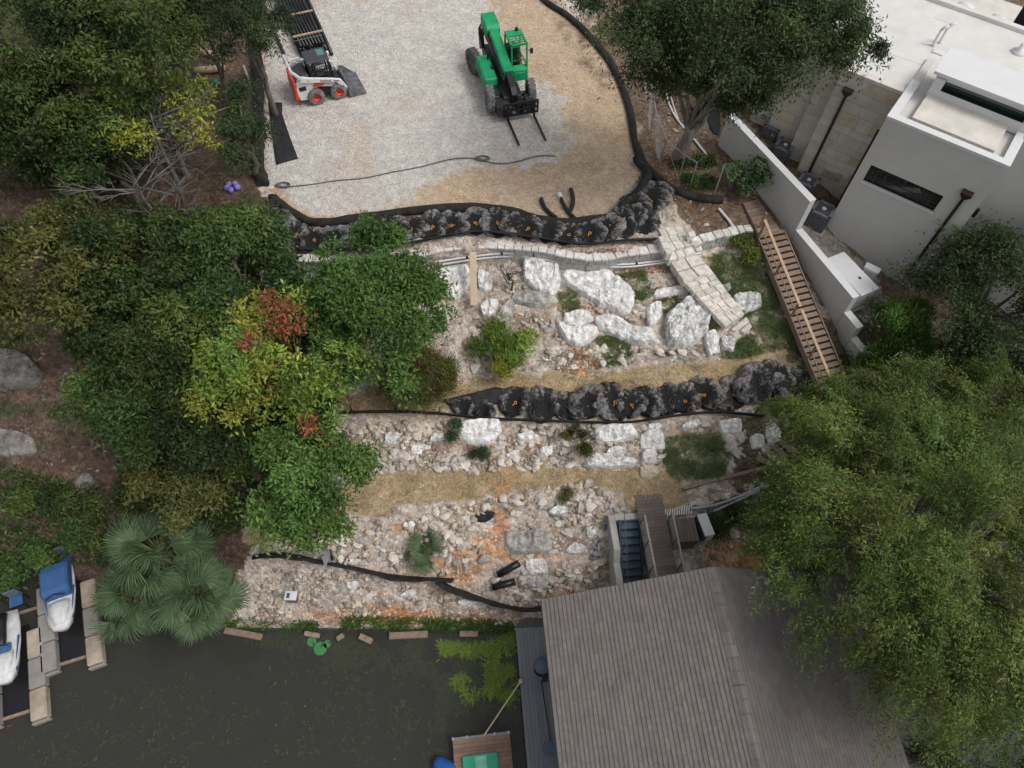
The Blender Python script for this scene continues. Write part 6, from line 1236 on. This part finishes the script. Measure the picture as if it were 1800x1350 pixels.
# --- woodland on the left
WL = [
 ('shade_tree', 'broad dark tree at the outer corner of the wood', 50, 70, 5.5, 3.8, 3.4, 2.2, 260, 'dark', {}),
 ('shade_tree', 'dark green tree behind the logs', 235, 50, 5.5, 3.6, 2.8, 2.0, 240, 'dark', {}),
 ('shade_tree', 'dusky brown green tree beside the logs', 350, 20, 5.0, 2.2, 2.4, 1.8, 150, 'juni', {}),
 ('juniper_tree', 'tall juniper leaning over the wooded edge of the pad', 438, 50, 4.5, 1.2, 2.4, 2.0, 140, 'juni', {}),
 ('juniper_tree', 'narrow juniper beside the strip of black geotextile', 425, 225, 2.8, .8, 1.9, 1.4, 90, 'juni', {}),
 ('shade_tree', 'dark leafy tree below the outer corner tree', 90, 190, 4.0, 3.0, 2.4, 1.8, 190, 'dark', {}),
 ('yellow_tree', 'sparse tree with yellow green leaves and bare limbs', 275, 195, 3.6, 4.2, 2.7, 1.0, 150, 'yellow', dict(shell=.25, lump=.4, per=2.2, clump=.1)),
 ('rusty_shrub', 'rust coloured shrub at the outer edge of the wood', 25, 255, 2.0, 1.8, 1.6, 1.1, 80, 'rust', {}),
 ('shade_tree', 'green tree under the yellow one', 190, 265, 2.8, 2.4, 1.8, 1.4, 110, 'mid', {}),
 ('olive_tree', 'dull olive rounded tree above the bare soil', 75, 470, 3.8, 3.4, 3.0, 2.2, 240, 'olive', dict(shell=.6, lump=.25)),
 ('shade_tree', 'dense dark tree in the middle of the wood', 255, 490, 3.2, 3.2, 2.6, 2.0, 240, 'dark', {}),
 ('leafy_tree', 'green leafy tree by the end of the retaining wall', 405, 450, 3.0, 2.3, 1.9, 1.8, 180, 'mid', {}),
 ('shade_tree', 'dark tree uphill of the maple', 335, 590, 3.2, 2.8, 2.4, 1.8, 200, 'dark', {}),
 ('leafy_tree', 'yellowish green tree beside the bare soil', 215, 700, 2.6, 2.4, 2.0, 1.5, 160, 'mid', {}),
 ('shade_tree', 'dark tree below the wood clearing', 330, 740, 2.6, 2.2, 1.8, 1.4, 150, 'dark', {}),
 ('olive_tree', 'brownish olive tree above the palm', 320, 840, 2.4, 2.0, 1.6, 1.3, 130, 'olive', {}),
 ('leafy_tree', 'fresh green tree spreading over the end of the straw path', 528, 850, 3.2, 2.6, 1.9, 1.7, 230, 'bright', {}),
 ('leafy_tree', 'bright green tree rising in front of the stone retaining wall', 668, 540, 3.4, 2.9, 2.5, 2.0, 300, 'bright', dict(extra=((-5, -110, .3, .6, 1.3, .8, 40), (-60, 70, -.6, 1.1, 1.0, .9, 50), (65, -20, 0, .8, 1.0, .8, 40)))),
 ('maple_tree', 'yellow green maple with patches of red leaves', 490, 640, 3.8, 2.7, 2.6, 1.9, 260, 'maple', dict(accent=(.03, (.36, .11, .065)))),
 ('shade_tree', 'small dark tree between the maple and the lower straw path', 420, 790, 2.4, 1.5, 1.3, 1.1, 80, 'dark', {}),
 ('leafy_tree', 'light green sapling between the dead tree and the middle tree', 155, 385, 2.4, 1.9, 1.6, 1.2, 100, 'mid', {}),
 ('leafy_tree', 'slim green tree between the wall end and the maple', 390, 545, 3.0, 1.8, 1.6, 1.4, 110, 'mid', {}),
 ('leafy_tree', 'loose green tree filling the gap below the middle tree', 240, 600, 2.4, 2.0, 1.6, 1.2, 110, 'dark', dict(lump=.6)),
 ('leafy_tree', 'yellow tipped sapling left of the maple', 390, 690, 2.4, 1.5, 1.3, 1.0, 80, 'maple', dict(lump=.6)),
 ('olive_tree', 'olive sapling between the bare soil and the palm', 250, 800, 1.8, 1.7, 1.4, 1.0, 90, 'olive', dict(lump=.6)),
 ('leafy_tree', 'dim green tree beside the rust coloured shrub', 120, 300, 2.6, 1.9, 1.5, 1.2, 90, 'dark', {}),
 ('leafy_shrub', 'leafy shrub under the olive tree', 190, 590, 1.4, 1.6, 1.2, .9, 70, 'mid', {}),
 ('leafy_shrub', 'low shrub above the covered watercraft', 190, 930, 1.2, 1.5, 1.1, .8, 60, 'dark', {}),
 ('leafy_shrub', 'green shrub at the shore behind the watercraft', 45, 1000, .9, 1.9, 1.0, .8, 70, 'mid', {}),
 ('leafy_shrub', 'low green shrub on the rocky woodland bank', 60, 880, .9, 1.2, .8, .6, 40, 'dark', {}),
]
for i, (nm, l, u, v, h, rx, ry, rz, ncl, p, kw) in enumerate(WL):
    cat = 'shrub' if 'shrub' in nm else 'tree'; fine = p in ('juni',); k2 = dict(L=.16 if fine else .19, Wd=.05 if fine else .085, cr=.42 if p != 'yellow' else .36)
    T(nm, l, cat, u, v, h, rx * .9, ry * .9, rz * .88, int(ncl * .98), 80 if p != 'yellow' else 26, k2['L'], k2['Wd'], k2['cr'], p, 300 + i * 3, bark='bark' if p != 'yellow' else 'bark_grey', r0=.13 if cat == 'tree' else .04, nb=8 if p != 'yellow' else 18, group='trees of the wooded slope' if cat == 'tree' else None, **{**dict(per=9 if p != 'maple' else 4, clump=.17, lump=.6), **kw})
# bare dead limbs
def dead_tree(label, u, v, top, seed, n_=9, spread=1.6, r0=.11, name='dead_tree'):
    b0 = G(u, v); t = thing(name, label, 'tree', b0); rg = random.Random(seed); tp = P(*top); pts = [b0 - Vector((0, 0, .2)), b0.lerp(tp, .35) + Vector((.15, .1, .2)), b0.lerp(tp, .7) + Vector((-.1, .1, .25)), tp]; MB().tube(pts, [r0 * 1.2, r0, r0 * .7, r0 * .3], 8).build('trunk', 'bark_dead', t, True, world=True)
    for k in range(n_):
        s = b0.lerp(tp, rg.uniform(.3, 1)); a = rg.uniform(0, 6.28); L = rg.uniform(.5, 1) * spread; e = s + Vector((math.cos(a) * L, math.sin(a) * L, rg.uniform(.0, .8))); m_ = s.lerp(e, .5) + Vector((rg.uniform(-.2, .2), rg.uniform(-.2, .2), .15))
        mb = MB(); mb.tube([s, m_, e], [r0 * .42, r0 * .28, r0 * .08], 6)
        for j in range(6): q = m_.lerp(e, rg.uniform(0, .8)); a2 = a + rg.uniform(-1.1, 1.1); f_ = q + Vector((math.cos(a2), math.sin(a2), .3)) * L * .45; mb.tube([q, q.lerp(f_, .5) + Vector((0, 0, .06)), f_], [r0 * .2, r0 * .13, r0 * .05], 5)
        mb.build('branch', 'bark_dead', t, True, world=True)
    return t
dead_tree('bare pale branched tree in the wood clearing', 315, 445, (235, 325, 11.8), 4, 14, 2.6, .09); dead_tree('second bare grey tree leaning under the yellow leaves', 330, 390, (265, 200, 12.6), 6, 11, 2.5, .09); dead_tree('dead grey shrub among the boulders', 897, 515, (893, 480, 8.2), 9, 16, .75, .05, 'dead_shrub')
# --- shrubs on the terraces
T('mound_shrub', 'mossy green mound shrub browning at its base beside the straw path', 'shrub', 738, 662, 1.0, 1.45, 1.3, .8, 300, 80, .16, .035, .30, 'moss', 71, nb=4, r0=.05, shell=.6, lump=.12, updir=True, per=1.5, clump=.08)
T('yucca_shrub', 'spiky yellow green shrub below the leaning grey slab', 'shrub', 893, 618, .6, 1.15, 1.2, .55, 80, 70, .30, .04, .3, 'maple', 72, nb=4, r0=.04, lump=.5, shell=.3, updir=True)
T('small_shrub', 'olive bushy shrub on the middle rubble slope', 'shrub', 1022, 776, .5, .55, .6, .5, 46, 60, .14, .03, .22, 'olive', 73, nb=3, r0=.03, updir=True); T('small_shrub', 'small bright green shrub below the torn end of the bags', 'shrub', 797, 755, .3, .3, .4, .3, 24, 50, .14, .04, .16, 'bush', 74, nb=3, r0=.02); T('small_shrub', 'grey green shrub at the upper edge of the lower straw path', 'shrub', 845, 805, .35, .36, .42, .35, 26, 50, .14, .03, .18, 'juni', 75, nb=3, r0=.02)
T('small_shrub', 'tiny green shrub among the white edging stones', 'shrub', 1000, 872, .25, .3, .25, .2, 14, 50, .12, .03, .14, 'olive', 76, nb=2, r0=.02)
# palmetto sprouts
def fan(mesh_seed, n_=26, L=.75, w=.024, arc=2.6):
    rg = np.random.default_rng(mesh_seed); V = []; F = []; K = []
    for k in range(n_):
        a = (k / (n_ - 1) - .5) * arc * 1.15; l = L * (1 - .25 * abs(a) / arc) * rg.uniform(.9, 1.1); d = np.array([math.cos(a), math.sin(a), 0]); s = np.array([-math.sin(a), math.cos(a), 0]); b_ = len(V); fold = .05 if k % 2 else -.05; dz = -rg.uniform(.2, .6) * l
        V += [d * .02, d * l * .5 + s * w + [0, 0, fold * .4], d * l * .5 - s * w + [0, 0, fold * .4], d * l * .85 + s * w * .5 + [0, 0, dz * .35], d * l * .85 - s * w * .5 + [0, 0, dz * .35], d * l + [0, 0, dz]]
        F += [(b_, b_ + 2, b_ + 1), (b_ + 1, b_ + 2, b_ + 4), (b_ + 1, b_ + 4, b_ + 3), (b_ + 3, b_ + 4, b_ + 5)]
        c = np.array(PAL['palm'][k % 3]) * rg.uniform(.8, 1.3); K += [c] * 6
    me = npmesh('frond', np.array(V), F, np.array(K)); me.materials.append(MATS['leaf']); return me
FANS = [fan(5 + i) for i in range(4)]
mat('petiole', (.14, .16, .06), .7, .2)
def palm(label, c, n_, L, seed, trunk=1.0, name='fan_palm', spread=1.0, rl=1.0):
    rg = random.Random(seed); base = c.copy(); base.z = c.z - trunk; t = thing(name, label, 'palm', base); 
    if trunk > .05: MB().tube([base - Vector((0, 0, .2)), base.lerp(c, .5), c], [.24, .2, .22], 12).build('trunk', 'bark', t, True, world=True)
    for k in range(n_):
        a = k * 2.399 + rg.uniform(-.3, .3); el = R(rg.uniform(8, 80)) if k > n_ * .25 else R(rg.uniform(-25, 10)); pl_ = L * rg.uniform(.7, 1.1) * spread; d = Vector((math.cos(a) * math.cos(el), math.sin(a) * math.cos(el), math.sin(el))); e = c + d * pl_ - Vector((0, 0, pl_ * .12))
        pt_ = MB().tube([c, c.lerp(e, .5) + Vector((0, 0, .05)), e], [.022, .018, .012], 5).build('petiole', 'petiole', t, True, world=True)
        o = bpy.data.objects.new('frond', FANS[k % 4]); C.objects.link(o); o.parent = t; o.location = e - base; x = d.copy(); x.z -= rg.uniform(.1, .9); x.normalize(); y = Vector((0, 0, 1)).cross(x).normalized(); z = x.cross(y)
        o.rotation_euler = (Matrix((x, y, z)).transposed() @ Matrix.Rotation(rg.uniform(-1.1, 1.1), 3, 'X')).to_euler(); s = rl * rg.uniform(.65, 1.25); o.scale = (s, s, s)
    return t
palm('tallest crown of blue green fan palm at the water edge', P(285, 975, 3.4), 60, 1.2, 3, 2.4, rl=1.25, spread=1.15); palm('fan palm crown leaning out over the water beside the floating log', P(345, 1050, 2.6), 46, 1.1, 5, 1.8, rl=1.2, spread=1.1); palm('low fan palm crown beside the covered watercraft', P(235, 1050, 2.3), 44, 1.0, 7, 1.6, rl=1.15, spread=1.1)
palm('young palmetto sprouting on the orange lower slope', G(752, 965, .25), 9, .5, 8, .2, 'palmetto', rl=.8); palm('low palmetto crossing the lower silt fence', G(738, 985, .2), 6, .45, 9, .15, 'palmetto', rl=.7)
# --- undergrowth, grass, fallen leaves, water weeds (uncountable)
def scatter(polys, cnt, seed, fn, lo=-.25, hi=.15):
    rg = np.random.default_rng(seed); out = []
    for poly, k in zip(polys, cnt):
        us = [p[0] for p in poly]; vs_ = [p[1] for p in poly]; U = rg.uniform(min(us), max(us), k * 9); V_ = rg.uniform(min(vs_), max(vs_), k * 9); okm = inpoly(U, V_, poly) & (fbm(U / 28., V_ / 20., seed, 3) > rg.uniform(lo, hi, U.shape)); U, V_ = U[okm][:k], V_[okm][:k]; out.append((U, V_))
    return np.concatenate([o[0] for o in out]), np.concatenate([o[1] for o in out])
def ground_leaves(name, label, cat, polys, cnt, seed, L, Wd, pal, upright, zoff=0.02, zfix=None, jit=0.0, matn='leaf', lo=-.25, hi=.15):
    U, V_ = scatter(polys, cnt, seed, None, lo, hi); rg = np.random.default_rng(seed + 1); M = len(U); z = Zarr(U, V_) if zfix is None else np.full(M, zfix); x, y = Parr(U, V_, z); p = np.stack([x, y, z + zoff + jit * rg.random(M)], 1)
    a = rg.uniform(0, 6.28, M); ax = np.stack([np.cos(a), np.sin(a), upright * rg.uniform(.4, 1.6, M)], 1); ax /= np.linalg.norm(ax, axis=1)[:, None]; sd = np.stack([-np.sin(a), np.cos(a), rg.normal(size=M) * .15], 1); l = (L * rg.uniform(.5, 1.5, M))[:, None]; w = (Wd * rg.uniform(.6, 1.4, M))[:, None]
    V = np.stack([p - sd * w * .3, p + ax * l * .5 + sd * w * .5, p + ax * l, p + ax * l * .5 - sd * w * .5], 1).reshape(-1, 3)
    pal = np.array(pal); K = pal[rg.integers(0, len(pal), M)] * rg.uniform(.7, 1.3, M)[:, None]; me = npmesh(name, V, np.arange(len(V)).reshape(-1, 4), np.repeat(K, 4, 0)); o = link(name, me, matn); struct(o, 'stuff'); return tag(o, label, cat)
ground_leaves('grass', 'short green grass on the terraces and stair bank', 'grass', GRASS, [15000, 2200, 1100, 2600, 5500, 2200, 1000, 700, 2600], 51, .13, .022, [(.13, .205, .065), (.15, .22, .07), (.105, .17, .065), (.24, .22, .11)], .9, lo=-.2, hi=.16)
ground_leaves('dry_grass', 'dry straw and pale grass blown over the paths', 'straw', PATHS, [5000, 5000], 52, .16, .016, [(.42, .33, .2), (.34, .25, .14), (.5, .42, .28)], .15)
ground_leaves('fallen_leaves', 'fallen orange leaves along the retaining wall and boulders', 'leaves', [[(960, 435), (1180, 440), (1190, 478), (1050, 490), (980, 478)], [(990, 530), (1060, 535), (1060, 600), (1000, 590)], [(1000, 600), (1060, 640), (1020, 680), (980, 650)], [(700, 750), (1000, 745), (1000, 810), (760, 815)], [(1110, 250), (1200, 280), (1230, 400), (1140, 380)], [(540, 1060), (880, 1075), (880, 1092), (540, 1088)]], [700, 200, 160, 260, 120, 200], 53, .10, .07, [(.45, .16, .05), (.36, .12, .05), (.42, .22, .09)], .2, .03)
ground_leaves('undergrowth', 'low leafy undergrowth covering the wooded slope', 'undergrowth', [[(110, 330), (460, 400), (560, 520), (600, 700), (430, 940), (180, 960), (240, 720), (180, 600), (60, 560)], [(0, 0), (440, 0), (330, 150), (240, 340), (0, 340)], [(0, 820), (180, 860), (200, 1000), (0, 980)], [(1400, 640), (1800, 560), (1800, 1200), (1330, 1100), (1320, 900)]], [30000, 11000, 2600, 12000], 54, .2, .09, PAL['dark'] + PAL['mid'][:1] + PAL['olive'][:1], .7, .03, None, .35)
ground_leaves('shore_weeds', 'green weeds growing along the waterline', 'weeds', [[(400, 1090), (560, 1095), (560, 1125), (400, 1130)], [(600, 1085), (900, 1092), (905, 1112), (600, 1106)]], [1800, 2600], 55, .2, .05, PAL['mid'] + PAL['bright'], .9, .02, None, .05)
ground_leaves('water_weed', 'bright green milfoil mats floating by the dock', 'water weed', [[(770, 1112), (905, 1112), (914, 1245), (850, 1255), (780, 1210)], [(850, 1185), (912, 1170), (914, 1225), (860, 1232)], [(765, 1115), (850, 1112), (840, 1160), (780, 1160)]], [2300, 1300, 350], 56, .22, .05, [(.16, .24, .03), (.11, .18, .03), (.20, .28, .04), (.09, .13, .03)], .02, .012, 0.0, lo=-.02, hi=.2)
ground_leaves('water_weed', 'dull submerged weed drifting under the lake surface', 'water weed', [[(760, 1110), (912, 1112), (912, 1260), (880, 1300), (770, 1280)], [(420, 1118), (780, 1118), (780, 1190), (560, 1160)], [(480, 1150), (780, 1180), (760, 1350), (500, 1350)], [(30, 1230), (330, 1180), (450, 1350), (0, 1350)]], [4600, 1500, 260, 200], 57, .28, .07, [(.20, .28, .05), (.14, .20, .04), (.2, .25, .07)], .05, -.12, 0.0, -.35, lo=-.02, hi=.2)
ground_leaves('water_weed', 'small flecks of weed dotting the open lake', 'water weed', [[(300, 1180), (780, 1150), (780, 1350), (250, 1350)], [(0, 1270), (250, 1200), (300, 1350), (0, 1350)]], [170, 60], 58, .16, .05, [(.085, .11, .045), (.07, .10, .035)], .02, .012, 0.0, lo=.10, hi=.24)
rg = random.Random(8)
for u, v, r in ((563, 1140, .28), (548, 1128, .2), (575, 1132, .16)):
    p = P(u, v, .012); a0 = rg.uniform(0, 6); n_ = 18; pts = [(r * math.cos(a0 + i * 5.9 / n_), r * math.sin(a0 + i * 5.9 / n_)) for i in range(n_ + 1)] + [(0, 0)]; o = MB().prism(pts, 'z', 0, .012).build('lily_pad', mat('lily', (.05, .20, .06), .5, .1) if 'lily' not in MATS else 'lily'); o.location = p; tag(o, 'round green lily pad floating near the sunken plank', 'lily pad', 'lily pads near the shore')
